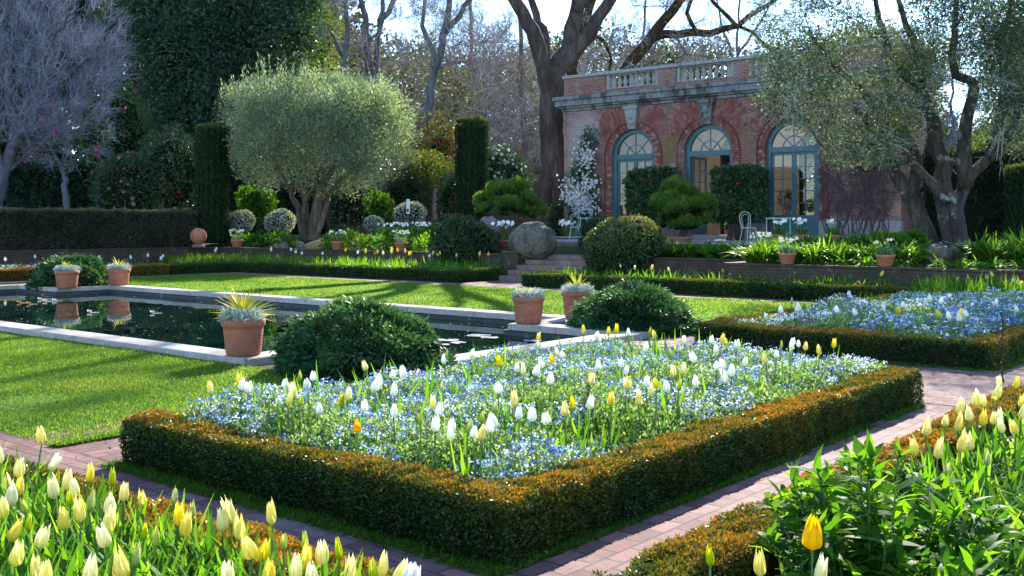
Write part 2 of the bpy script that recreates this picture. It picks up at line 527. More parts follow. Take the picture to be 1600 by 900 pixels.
def ball_core(mb, c, rad, m=0, n=20, k=12, zmin=-1.0, noise=.06, f=2.2):
    th = np.linspace(pi / 2, math.asin(max(-1, zmin)), k); a = np.arange(n) * 2 * pi / n
    D = np.stack([np.cos(th)[:, None] * np.cos(a), np.cos(th)[:, None] * np.sin(a), np.sin(th)[:, None] * np.ones(n)], -1)
    V = np.asarray(c) + D * np.asarray(rad) * (1 + noise * sn(D * f + np.asarray(c), 1.0))[..., None]
    i = np.arange(k - 1)[:, None]; j = np.arange(n)[None, :]; j2 = (j + 1) % n
    Q = np.stack([i * n + j, (i + 1) * n + j, (i + 1) * n + j2, i * n + j2], -1).reshape(-1, 4)
    mb.add(V.reshape(-1, 3), Q, m, .4)

def shrub(mb, c, rad, n, L, W, leaf=1, core=0, zmin=-.5, lump=.1, f=3.0, base=.45, rvar=.28, topw=.0, up=.3, coresc=.86, depth=.12, sharp=1.0):
    c = np.asarray(c, float); rad = np.asarray(rad, float)
    ball_core(mb, c, rad * coresc, core, zmin=zmin, noise=lump, f=f)
    D = rv(int(n * 1.6)); D = D[D[:, 2] > zmin][:n]; n = len(D)
    s = 1 + lump * sn(D * f + c, 1.0) * 1.2 + lump * .6 * sn(D * f * 3.1 + c, 1.0) - rng.random(n) ** 2 * depth
    P = c + D * rad * s[:, None]
    N = unit(D / rad)
    Dl = N * .7 + rv(n) * .8; Dl[:, 2] += up
    r = np.clip(base + topw * D[:, 2] + .12 * sn(P, 4.0) + (rng.random(n) - .5) * 2 * rvar, 0, 1)
    leaf_quads(mb, P, Dl, N + rv(n) * .7, L * rng.uniform(.6, 1.3, n), W * rng.uniform(.7, 1.2, n), leaf, r, .15)
    return P, N

def strap_clump(mb, c, n, L, W, spread=.5, bend=.5, rad=.08, m=0, seg=3, rlo=.2, rhi=.8, prof=None):
    a = rng.random(n) * 2 * pi; q = spread * rng.random(n) ** .7
    D = np.stack([np.cos(a) * q, np.sin(a) * q, np.ones(n)], 1)
    rr = rad * np.sqrt(rng.random(n))
    P = np.asarray(c) + np.stack([np.cos(a) * rr, np.sin(a) * rr, np.zeros(n)], 1)
    straps(mb, P, D, L * rng.uniform(.6, 1.15, n), W * rng.uniform(.7, 1.2, n), bend * rng.uniform(.3, 1.3, n), seg, m, rng.uniform(rlo, rhi, n), .25, prof)
# ------------------------------------------------------------------ palette
M_SOIL = plain('soil', (.055, .036, .022), .95, .1, 0, .5, 9, .6)
M_GREEN = (lambda: None)
def ground_mat():
    m, nt, out = newmat('garden_ground')
    p = geo_pos(nt)
    n1 = noise_node(nt, .6, 6, .65, p); n2 = noise_node(nt, 9, 5, .7, p)
    a = ramp_node(nt, n2, [(.3, (.03, .021, .012)), (.7, (.075, .05, .03))])
    g = ramp_node(nt, n2, [(.3, (.02, .045, .008)), (.7, (.05, .09, .015))])
    c = mixc(nt, ramp_node(nt, n1, [(.42, (0, 0, 0)), (.58, (1, 1, 1))]), a, g)
    lnk(nt, princ(nt, c, .95, .1, 0, n2, .5, .03), out.inputs[0]); return m
def lawn_mat():
    m, nt, out = newmat('lawn_turf')
    p = geo_pos(nt)
    n1 = noise_node(nt, .9, 5, .6, p); n2 = noise_node(nt, 30, 4, .7, p)
    c = ramp_node(nt, mth(nt, 'ADD', mth(nt, 'MULTIPLY', n1, .7), mth(nt, 'MULTIPLY', n2, .3)), [(.3, (.05, .12, .011)), (.5, (.08, .18, .016)), (.72, (.14, .215, .03))])
    lnk(nt, princ(nt, c, .9, .15, 0, n2, .7, .03), out.inputs[0]); return m
M_GROUND = ground_mat(); M_LAWN = lawn_mat()
PB1, PB2, PM = (.115, .05, .046), (.27, .14, .125), (.06, .047, .042)
ST = [(.9, .48, .70, (.29, .21, .195), .55), (2.6, .53, .70, (.05, .045, .035), .6), (7.0, .60, .70, (.06, .075, .025), .5)]
M_PATHX = brickmat('path_brick_along', PB1, PB2, PM, bw=.225, bh=.115, floor=True, msize=.009, stain=ST)
M_PATHY = brickmat('path_brick_across', PB1, PB2, PM, bw=.225, bh=.115, floor=True, rot=1, msize=.009, stain=ST)
M_STONE = brickmat('coping_stone', (.42, .36, .31), (.50, .44, .385), (.2, .18, .15), bw=.9, bh=9.0, msize=.006, stain=[(2.2, .45, .7, (.26, .23, .2), .7), (7, .58, .7, (.10, .10, .075), .6)])
M_STONEW = brickmat('pool_wall_stone', (.055, .06, .06), (.085, .088, .085), (.03, .03, .028), bw=.9, bh=.6, msize=.008, stain=[(2.5, .45, .65, (.055, .06, .05), .8), (5, .6, .72, (.4, .4, .38), .5)])
M_TERR = brickmat('terrace_stone', (.34, .31, .29), (.42, .385, .36), (.16, .145, .13), bw=.6, bh=.6, floor=True, msize=.012, stain=[(1.4, .5, .7, (.2, .18, .16), .6)])
WS = [(1.0, .5, .66, (.035, .045, .02), .75), (3.5, .55, .7, (.33, .30, .27), .35)]
M_RWALL = brickmat('retaining_brick', (.062, .038, .027), (.11, .06, .042), (.045, .038, .032), bw=.23, bh=.078, msize=.014, stain=WS)
M_STEP = brickmat('step_brick', (.20, .12, .10), (.30, .19, .16), (.14, .12, .10), bw=.115, bh=.4, msize=.008, stain=[(2, .5, .66, (.05, .06, .025), .6)])

# ------------------------------------------------------------------ ground sheet
OX0, OX1, OY0, OY1 = -27.9, -8.3, 7.55, 14.75
NXL, NXR, NY0, NY1 = -25.85, -10.35, 9.0, 13.35
CW = .42
def cross_poly(d):
    return [(NXL + d, OY0 + d), (NXR - d, OY0 + d), (NXR - d, NY0 + d), (OX1 - d, NY0 + d), (OX1 - d, NY1 - d), (NXR - d, NY1 - d),
            (NXR - d, OY1 - d), (NXL + d, OY1 - d), (NXL + d, NY1 - d), (OX0 + d, NY1 - d), (OX0 + d, NY0 + d), (NXL + d, NY0 + d)]
def in_pool(x, y, d=.2):
    a = (x > NXL + d) & (x < NXR - d) & (y > OY0 + d) & (y < OY1 - d)
    b = (x > OX0 + d) & (x < OX1 - d) & (y > NY0 + d) & (y < NY1 - d)
    return a | b
def lines(lo, hi, step, extra):
    v = list(np.arange(lo, hi + 1e-6, step)) + list(extra)
    v += [lo - q for q in (6, 15, 30, 60, 120, 250, 450)] + [hi + q for q in (6, 15, 30, 60, 120, 250, 450)]
    v = np.array(sorted(v)); keep = np.ones(len(v), bool)
    ex = np.array(extra)
    for i, q in enumerate(v):
        if np.min(np.abs(ex - q)) < 1e-9: continue
        if np.min(np.abs(ex - q)) < .12: keep[i] = False
    v = v[keep]; return v[np.concatenate([[True], np.diff(v) > 1e-6])]
d = .2
gx = lines(-60, 14, 1.0, [OX0 + d, OX1 - d, NXL + d, NXR - d, -37.16, -37.14, -12.105, -12.095])
gy = lines(-8, 56, 1.0, [OY0 + d, OY1 - d, NY0 + d, NY1 - d, 23.14, 23.16, 25.64, 25.66])
GX, GY = np.meshgrid(gx, gy)
GZ = ground_z(GX, GY)
far = np.hypot(GX + 20, GY - 20)
GZ = GZ + np.where(GY > 48, .25 * sn(np.stack([GX, GY, GX * 0], -1), .05), 0)
V = np.stack([GX, GY, GZ], -1).reshape(-1, 3); nx = len(gx)
F = []
for j in range(len(gy) - 1):
    for i in range(nx - 1):
        if in_pool(.5 * (gx[i] + gx[i + 1]), .5 * (gy[j] + gy[j + 1])): continue
        F.append((j * nx + i, j * nx + i + 1, (j + 1) * nx + i + 1, (j + 1) * nx + i))
mb = MB(); mb.add(V, F, 0, .5)
structure(mb.build('ground', M_GROUND), 'dark garden earth under the beds and beyond the walls', 'ground')

# ------------------------------------------------------------------ lawns and paths
def sheet(name, rects, z, mat, label, cat):
    mb = MB()
    for q in rects: mb.rect(*q, z)
    return structure(mb.build(name, mat), label, cat)
LN = (-34.0, -7.75, 3.92, OY0 + .01)
LF = (-30.2, -8.42, OY1 - .01, 21.2)
sheet('near_lawn', [LN], .006, M_LAWN, 'sunlit lawn in front of the pool', 'lawn')
sheet('far_lawn', [LF], .006, M_LAWN, 'sunlit lawn behind the pool with long tree shadows', 'lawn')
sheet('front_path', [(-34, 3, 2.9, 3.92)], .010, M_PATHX, 'brick path along the front of the forget-me-not bed', 'path')
sheet('side_path', [(-8.28, -6.8, 3.924, 10.08), (-8.28, -6.8, 12.75, 21.2)], .010, M_PATHY, 'brick path between pool end and flower beds', 'path')
sheet('middle_path', [(-3.45, -2.2, 3.924, 10.08), (-3.45, -2.2, 12.75, 22.4)], .010, M_PATHY, 'brick path between the two rows of beds', 'path')
sheet('cross_path', [(-8.28, 9, 10.2, 12.63)], .010, M_PATHX, 'wide brick crossing path between the beds', 'path')
sheet('path_border', [(-8.28, 9, 10.084, 10.196), (-8.28, 9, 12.634, 12.746)], .014, M_PATHY, 'row of bricks on edge bordering the crossing path', 'path border')
sheet('back_path', [(-31.1, -8.42, 21.204, 22.2), (-31.1, -30.3, 6, 21.2), (-20.3, -17.9, 22.2, 23.95)], .010, M_PATHX, 'brick path along the far edge of the lawn', 'path')

def visible(P, lo=-80, hi=1680):
    lat = CX * P[:, 0] + CY * P[:, 1]; dep = -CY * P[:, 0] + CX * P[:, 1]
    px = 800 + FOC * lat / np.maximum(dep, .1)
    return (dep > 2.5) & (px > lo) & (px < hi), dep

M_GRASS = leafmat('grass_blades', [(0, (.04, .11, .012)), (.45, (.09, .21, .02)), (.75, (.16, .27, .035)), (1, (.30, .28, .09))], .6, .55, .15, (1.45, 1.4, .45), .35, .8)
def turf(rect, dens, L, W):
    x0, x1, y0, y1 = rect
    n = int((x1 - x0) * (y1 - y0) * dens)
    P = np.stack([rng.uniform(x0, x1, n), rng.uniform(y0, y1, n), np.full(n, .004)], 1)
    # a ragged, overgrown rim
    ok, dep = visible(P, -650, 2000); P = P[ok]; n = len(P)
    D = rng.normal(size=(n, 3)) * .38; D[:, 2] = 1
    hs = 1 + .35 * sn(P, 1.7)
    return P, D, L * rng.uniform(.55, 1.2, n) * hs, W * rng.uniform(.7, 1.3, n)
mb = MB()
P, D, L, W = turf(LN, 4600, .045, .0065); straps(mb, P, D, L, W, .25, 2, 0, None, .2)
n = 9000
E = np.stack([rng.uniform(-7.80, -7.68, n), rng.uniform(3.9, OY0, n), np.full(n, .01)], 1)
D = rng.normal(size=(n, 3)) * .5; D[:, 2] = 1; D[:, 0] += .3; straps(mb, E, D, .06, .007, .3, 2, 0, None, .2)
P, D, L, W = turf(LF, 950, .05, .014); straps(mb, P, D, L, W, .25, 2, 0, None, .2)
# mossy fringe along the hedge foot
for (x0, x1, y0, y1) in ((-6.9, -3.3, 3.80, 3.98), (-3.40, -3.22, 3.8, 9.95), (-7.3, -3.4, 12.64, 12.80), (-3.5, -3.3, 12.7, 21)):
    n = int((x1 - x0) * (y1 - y0) * 9500)
    E = np.stack([rng.uniform(x0, x1, n), rng.uniform(y0, y1, n), np.full(n, .01)], 1)
    E = E[sn(E, 6) > -.75]
    n = len(E); D = rng.normal(size=(n, 3)); D[:, 2] = np.abs(D[:, 2]) + .4
    straps(mb, E, D, .045, .016, .3, 1, 0, rng.uniform(.0, .55, n), .3)
tag(mb.build('lawn_grass', M_GRASS), 'short green grass blades on the lawns and path edges', 'grass', kind='stuff')

M_FALL = leafmat('fallen_leaves', [(0, (.10, .05, .025)), (.4, (.22, .12, .05)), (.7, (.36, .25, .08)), (1, (.45, .38, .2))], .2, .7, .2)
mb = MB(); n = 900
P = np.stack([rng.uniform(-17, -1.9, n), rng.uniform(3, 13, n), np.full(n, .016)], 1)
P = P[~in_pool(P[:, 0], P[:, 1], -.1) & ~((P[:, 0] > -7) & (P[:, 0] < -3.3) & (P[:, 1] > 3.9) & (P[:, 1] < 10.1)) & (P[:, 0] < -2.5)]
P[:, 2] += np.where((P[:, 0] < -7.8) & (P[:, 1] > 3.95), .028, 0); n = len(P)
leaf_quads(mb, P, rng.normal(size=(n, 3)) * [1, 1, .25], np.tile([0, 0, 1.], (n, 1)) + rng.normal(size=(n, 3)) * .35, rng.uniform(.02, .055, n), rng.uniform(.012, .03, n), 0, rng.random(n), .15)
tag(mb.build('fallen_leaves', M_FALL), 'small dry leaves fallen on the lawn and brick paths', 'fallen leaves', kind='stuff')
# ------------------------------------------------------------------ pool
O = cross_poly(0.0); I = cross_poly(CW); IW = cross_poly(CW + .05)
def ring(mb, A, za, B, zb, flip=False, m=0):
    n = len(A); V = [(*p, za) for p in A] + [(*p, zb) for p in B]
    F = [(i, (i + 1) % n, n + (i + 1) % n, n + i) for i in range(n)]
    if flip: F = [f[::-1] for f in F]
    mb.add(V, F, m, .5)
mb = MB()
O2 = cross_poly(.012); I2 = cross_poly(CW - .012)
ring(mb, O, -.1, O, .088); ring(mb, O, .088, O2, .10); ring(mb, O2, .10, I2, .10); ring(mb, I2, .10, I, .088)
ring(mb, I, .088, I, .0); ring(mb, I, .0, IW, .0, m=1)
pool = thing('garden_pool', 'long dark garden pool with notched corners and pale stone rim', 'pool', (-18, 11, 0))
mb.build('stone_rim', [M_STONE, M_STONEW], pool)
mb = MB(); ring(mb, IW, .0, IW, -.75)
mb.build('pool_wall', M_STONEW, pool)
mb = MB()
mb.rect(OX0, OX1, NY0, NY1, -.74); mb.rect(NXL, NXR, OY0, NY0, -.741); mb.rect(NXL, NXR, NY1, OY1, -.741)
mb.build('pool_floor', plain('pool_floor_black', (.008, .012, .010), .9, .1), pool)
def water_mat():
    m, nt, out = newmat('pool_water')
    p = geo_pos(nt)
    n1 = noise_node(nt, 1.6, 2, .5, p)
    b = nt.nodes.new('ShaderNodeBump'); b.inputs['Strength'].default_value = .035; b.inputs['Distance'].default_value = .05
    lnk(nt, n1, b.inputs['Height'])
    pr = nt.nodes.new('ShaderNodeBsdfPrincipled')
    pr.inputs['Base Color'].default_value = (.004, .018, .013, 1); pr.inputs['Roughness'].default_value = .015; pr.inputs['IOR'].default_value = 1.33
    pr.inputs['Specular IOR Level'].default_value = .5
    lnk(nt, b.outputs[0], pr.inputs['Normal']); lnk(nt, pr.outputs[0], out.inputs[0]); return m
w = .05 + CW
mb = MB()
mb.add([(x, y, -.085) for x, y in cross_poly(w)], [tuple(range(12))], 0, .5)
structure(mb.build('pool_water', water_mat()), 'still dark green pool water reflecting pots and trees', 'water')
# drifting leaves and petals: uncountable flecks
M_FLECK = leafmat('drifting_flecks', [(0, (.30, .24, .17)), (.5, (.45, .40, .36)), (.85, (.55, .30, .08)), (1, (.7, .65, .6))], 0, .6)
mb = MB(); n = 520
P = np.stack([rng.uniform(-27.3, -8.9, n), rng.uniform(8.0, 14.3, n), np.full(n, -.080)], 1)
P = P[in_pool(P[:, 0], P[:, 1], .55)]; n = len(P)
leaf_quads(mb, P, rng.normal(size=(n, 3)) * [1, 1, .02], np.tile([0, 0, 1.], (n, 1)) + rng.normal(size=(n, 3)) * .05, rng.uniform(.02, .06, n), rng.uniform(.015, .04, n), 0, rng.random(n) * .95)
tag(mb.build('floating_leaves', M_FLECK), 'scattered fallen leaves and petals floating on the pool', 'fallen leaves', kind='stuff')
M_PAD = plain('lily_pad_leaf', (.30, .25, .25), .35, .5, 0, .25, 20)
M_PADO = plain('lily_flower_orange', (.75, .33, .05), .5, .3)
M_PADW = plain('lily_flower_white', (.8, .74, .66), .5, .3)
for (px, py, r, lab) in [(586, 529, .16, 0), (608, 535, .15, 0), (640, 525, .2, 0), (662, 527, .17, 0), (700, 531, .17, 0), (716, 535, .13, 0), (748, 524, .2, 0), (765, 527, .14, 0), (776, 523, .13, 0), (832, 532, .14, 0), (690, 538, .12, 0)]:
    c = gp(px, py, -.073)
    if not in_pool(np.array(c[0]), np.array(c[1]), .6): continue
    mb = MB(); a = np.linspace(.25, 2 * pi - .25, 16)
    V = [(c[0], c[1], c[2])] + [(c[0] + r * cos(q + px), c[1] + r * sin(q + px), c[2] + .004 * sin(3 * q)) for q in a]
    mb.add(V, [(0, i, i + 1) for i in range(1, 16)], 0, .5)
    o = mb.build('lily_pad', M_PAD)
    tag(o, 'flat pinkish lily pad floating in the near right corner of the pool', 'lily pad', 'lily pads near the juniper mound')
for k, (px, py) in enumerate([(30, 473), (62, 468), (85, 470), (67, 463), (140, 488), (238, 489), (45, 475), (70, 471)]):
    c = gp(px, py, -.078); t_o = k % 3 == 0
    lb = 'orange water lily flower floating at the left of the pool' if t_o else 'small pale water lily flower floating at the left of the pool'
    o = thing('water_lily', lb, 'water lily', c, 'orange water lilies' if t_o else 'pale water lilies')
    mb = MB(); n = 14; a = np.arange(n) * 2.4
    D = np.stack([np.cos(a), np.sin(a), .3 + .08 * np.arange(n)], 1)
    leaf_quads(mb, np.tile(c, (n, 1)), D, np.tile([0, 0, 1.], (n, 1)), .075, .034, 0, .5, -.1); mb.build('petals', M_PADO if t_o else M_PADW, o)
    mb = MB(); a = np.linspace(.2, 6.1, 14)
    mb.add([tuple(c + [0.1, .05, -.002])] + [(c[0] + .1 + .10 * cos(q), c[1] + .05 + .10 * sin(q), c[2] - .002) for q in a], [(0, i, i + 1) for i in range(1, 14)], 0, .5)
    mb.build('pad', M_PAD, o)

# ------------------------------------------------------------------ retaining walls, steps, terrace
def wall_boxes(name, label, segs, cap=.06):
    x0 = min(s[0] for s in segs); y0 = min(s[2] for s in segs)
    t = thing(name, label, 'retaining wall', (.5 * (segs[0][0] + segs[0][1]), .5 * (segs[0][2] + segs[0][3]), 0))
    mb = MB(); mc = MB()
    for (a, b, c, dd, h) in segs:
        mb.box(a, b, c, dd, -.1, h - cap); mc.box(a - .02, b + .02, c - .025, dd + .02, h - cap, h, bev=.012)
    mb.build('brickwork', M_RWALL, t); mc.build('coping', M_RWALL, t); return t
wall_boxes('retaining_wall', 'low mossy brick retaining wall beside the steps and under the left terrace bed', [(-37.0, -20.95, 25.4, 25.7, .76)])
wall_boxes('retaining_wall', 'dark brick retaining wall under the tall clipped yew hedge', [(-37.35, -37.03, 4.0, 25.72, .765)])
wall_boxes('retaining_wall', 'low brick retaining wall holding up the right terrace bed with two pots on it', [(-12.1, 16, 22.9, 23.2, .76)])
wall_boxes('retaining_wall', 'short set-back brick wall between the round shrub and the right wall', [(-17.2, -12.12, 25.4, 25.7, .755), (-12.4, -12.11, 23.2, 25.39, .75)])
t = thing('brick_pier', 'short brick pier with mossy cap left of the garden steps', 'pier', (-20.7, 25.2, 0))
mb = MB(); mb.box(-20.92, -20.34, 24.9, 25.9, -.1, .80, bev=.01); mb.build('shaft', M_RWALL, t)
mb = MB(); mb.box(-20.96, -20.31, 24.86, 25.94, .802, .86, bev=.015); mb.build('cap', plain('mossy_cap', (.07, .08, .03), .95, .1, 0, .5, 12, .5), t)

t = thing('garden_steps', 'five broad brick steps rising from the lawn path', 'steps', (-19.1, 24.8, 0))
for i in range(5):
    y = 23.95 + .42 * i; mb = MB()
    mb.box(-20.3, -17.8, y, 26.2 if i == 4 else y + .5, .15 * i - .02 * (i == 0), .15 * (i + 1), bev=.012)
    mb.build('step', M_STEP, t)
mb = MB(); mb.box(-20.29, -17.81, 26.21, 28.3, .5, .751); 
structure(mb.build('landing', M_PATHX), 'brick landing between the lower and upper steps', 'landing')
t = thing('terrace_steps', 'shallow upper steps leading to the brick garden house', 'steps', (-19.5, 28.3, .75))
for i in range(3):
    y = 27.6 + .4 * i; mb = MB(); mb.box(-21.8, -17.2, y, y + .48, .6, .76 + .115 * (i + 1), bev=.01); mb.build('step', M_STEP, t)
mb = MB(); mb.box(-27.5, -11.2, 28.82, 35.6, .8, 1.115, bev=.015)
structure(mb.build('terrace', M_TERR), 'stone paved terrace in front of the brick garden house', 'terrace')
mb = MB(); mb.box(-11.18, 6, 33.0, 35.6, .9, 1.12)
structure(mb.build('side_terrace', M_TERR), 'stone path continuing behind the old olive tree', 'path')
# ------------------------------------------------------------------ brick garden house
FY = 35.4
BAYS = (-22.95, -19.58, -16.20)
HX0, HX1, HY1 = -26.4, -12.3, 38.7
M_BRICK = brickmat('house_brick', (.155, .040, .028), (.29, .092, .062), (.34, .28, .25), bw=.225, bh=.076, msize=.013,
                   stain=[(.6, .50, .66, (.40, .33, .30), .30), (1.9, .60, .72, (.46, .40, .37), .35), (1.6, .56, .70, (.055, .035, .035), .55)])
def patch_moss(mat):
    nt = mat.node_tree; pr = [n for n in nt.nodes if n.type == 'BSDF_PRINCIPLED'][0]
    src = pr.inputs['Base Color'].links[0].from_socket
    p = geo_pos(nt); sx = nt.nodes.new('ShaderNodeSeparateXYZ'); lnk(nt, p, sx.inputs[0])
    col = src
    for (cx, cz, rx, rz, colr, amt) in ((-21.25, 4.55, .75, 1.15, (.17, .12, .03), .5), (-21.1, 3.4, .7, .7, (.42, .38, .36), .5), (-25.4, 5.2, 1.2, 1.6, (.40, .35, .35), .45), (-17.9, 5.0, .6, .8, (.19, .13, .04), .3)):
        dx = mth(nt, 'DIVIDE', mth(nt, 'SUBTRACT', sx.outputs[0], cx), rx); dz = mth(nt, 'DIVIDE', mth(nt, 'SUBTRACT', sx.outputs[2], cz), rz)
        dd = mth(nt, 'ADD', mth(nt, 'MULTIPLY', dx, dx), mth(nt, 'MULTIPLY', dz, dz))
        nz = noise_node(nt, 4.5, 5, .7, p)
        f = mth(nt, 'MULTIPLY', mth(nt, 'SUBTRACT', mth(nt, 'ADD', mth(nt, 'MULTIPLY', nz, 1.9), .05), dd), amt * 1.3, clamp=True)
        col = mixc(nt, f, col, colr)
    lnk(nt, col, pr.inputs['Base Color'])
patch_moss(M_BRICK)
def voussoir_mat():
    m, nt, out = newmat('arch_brick')
    a = nt.nodes.new('ShaderNodeAttribute'); a.attribute_name = 'rnd'
    p = geo_pos(nt); n1 = noise_node(nt, 14, 5, .7, p); n2 = noise_node(nt, 1.2, 5, .7, p)
    c = ramp_node(nt, a.outputs['Fac'], [(0, (.15, .045, .036)), (.5, (.20, .07, .053)), (.85, (.26, .105, .08)), (1, (.36, .25, .215))])
    c = mixc(nt, ramp_node(nt, n2, [(.5, (0, 0, 0)), (.72, (.45, .45, .45))]), c, (.40, .34, .33))
    lnk(nt, princ(nt, c, .85, .2, 0, n1, .4, .01), out.inputs[0]); return m
M_VOUS = voussoir_mat()
def stone_mat(name, lo, hi, dark, thr=.5, scale=1.4):
    m, nt, out = newmat(name)
    p = geo_pos(nt)
    mp = nt.nodes.new('ShaderNodeMapping'); mp.inputs['Scale'].default_value = (1, 1, .45); lnk(nt, p, mp.inputs[0])
    n1 = noise_node(nt, scale, 7, .7, mp.outputs[0]); n2 = noise_node(nt, 12, 5, .7, p)
    c = ramp_node(nt, n2, [(.3, lo), (.7, hi)])
    c = mixc(nt, ramp_node(nt, n1, [(thr, (0, 0, 0)), (thr + .1, (.9, .9, .9))]), c, dark)
    lnk(nt, princ(nt, c, .9, .2, 0, n2, .5, .015), out.inputs[0]); return m
M_CORN = stone_mat('cornice_stone', (.15, .15, .155), (.25, .25, .25), (.045, .045, .045), .50)
M_BAL = stone_mat('baluster_stone', (.22, .22, .215), (.34, .335, .325), (.09, .088, .08), .58)
M_PLIN = stone_mat('plinth_stone', (.20, .19, .185), (.28, .27, .26), (.09, .085, .08), .52)
M_TEAL = plain('teal_paint', (.042, .112, .128), .45, .4, 0, .12, 5)
M_DARKF = plain('dark_paint', (.012, .012, .013), .5, .3)
M_PLAST = plain('ochre_plaster', (.40, .31, .21), .9, .1, 0, .18, 2)
def glass_mat():
    m, nt, out = newmat('window_glass')
    t = nt.nodes.new('ShaderNodeBsdfTransparent'); t.inputs[0].default_value = (.92, .94, .93, 1)
    g = nt.nodes.new('ShaderNodeBsdfGlossy'); g.inputs['Roughness'].default_value = .03
    lw = nt.nodes.new('ShaderNodeFresnel'); lw.inputs[0].default_value = 1.5
    mx = nt.nodes.new('ShaderNodeMixShader'); lnk(nt, mth(nt, 'MULTIPLY', lw.outputs[0], 1.6, clamp=True), mx.inputs[0])
    lnk(nt, t.outputs[0], mx.inputs[1]); lnk(nt, g.outputs[0], mx.inputs[2]); lnk(nt, mx.outputs[0], out.inputs[0]); return m
M_GLASS = glass_mat()
RO, SPR, SILL, TOPZ = 1.03, 4.46, 1.28, 6.44

house = thing('garden_house', 'red brick garden house with three teal arched doors and stone balustrade', 'building', (-19.35, FY, 1.1))
def arcade(mb, y, x0, x1, z0, z1, flip, m=0):
    """one face of a wall pierced by the arches"""
    def q(a, b, c, d):
        F = [(0, 1, 2, 3)] if not flip else [(3, 2, 1, 0)]
        mb.add([(a[0], y, a[1]), (b[0], y, b[1]), (c[0], y, c[1]), (d[0], y, d[1])], F, m, .5)
    xs = [x0]
    for b in BAYS: xs += [b - RO, b + RO]
    xs.append(x1)
    for i in range(0, len(xs), 2): q((xs[i], z0), (xs[i + 1], z0), (xs[i + 1], z1), (xs[i], z1))
    for b in BAYS:
        q((b - RO, z0), (b + RO, z0), (b + RO, SILL), (b - RO, SILL))
        A = [(b + RO * cos(t), SPR + RO * sin(t)) for t in np.linspace(pi, 0, 29)]
        for p0, p1 in zip(A[:-1], A[1:]): q(p0, p1, (p1[0], z1), (p0[0], z1))
def reveals(mb, ya, yb, m=0):
    for b in BAYS:
        A = [(b - RO, SILL)] + [(b + RO * cos(t), SPR + RO * sin(t)) for t in np.linspace(pi, 0, 29)] + [(b + RO, SILL)]
        A.append(A[0])
        for p0, p1 in zip(A[:-1], A[1:]):
            mb.add([(p0[0], ya, p0[1]), (p1[0], ya, p1[1]), (p1[0], yb, p1[1]), (p0[0], yb, p0[1])], [(0, 1, 2, 3)], m, .5)
mb = MB()
arcade(mb, FY, HX0, HX1, 1.0, TOPZ, False); arcade(mb, FY + .42, HX0 + .4, HX1 - .4, 1.0, TOPZ, True, 1); reveals(mb, FY, FY + .42)
arcade(mb, HY1, HX0, HX1, 1.0, TOPZ, True); arcade(mb, HY1 - .42, HX0 + .4, HX1 - .4, 1.0, TOPZ, False, 1); reveals(mb, HY1 - .42, HY1)
for (xa, m_, fl) in ((HX0, 0, 0), (HX0 + .4, 1, 1), (HX1 - .4, 1, 0), (HX1, 0, 1)):
    F = [(0, 1, 2, 3)] if fl else [(3, 2, 1, 0)]
    y0, y1 = (FY, HY1) if m_ == 0 else (FY + .42, HY1 - .42)
    mb.add([(xa, y0, 1.0), (xa, y1, 1.0), (xa, y1, TOPZ), (xa, y0, TOPZ)], F, m_, .5)
mb.build('wall', [M_BRICK, M_PLAST], house)
mb = MB(); mb.rect(HX0 + .4, HX1 - .4, FY + .42, HY1 - .42, 1.27); mb.build('floor', plain('house_floor', (.30, .22, .17), .6, .3, 0, .3, 3), house)
mb = MB()
mb.box(HX0 + .01, HX1 - .01, FY + .01, FY + .7, TOPZ - .02, TOPZ + .3); mb.box(HX0 + .01, HX1 - .01, HY1 - .5, HY1 - .01, TOPZ - .02, TOPZ + .3)
mb.box(HX0 + .01, HX0 + .5, FY + .7, HY1 - .5, TOPZ - .02, TOPZ + .3); mb.box(HX1 - .5, HX1 - .01, FY + .7, HY1 - .5, TOPZ - .02, TOPZ + .3)
mb.build('open_roof_rim', M_PLIN, house)  # unseen rim only, middle left open so the sky brightens the interior
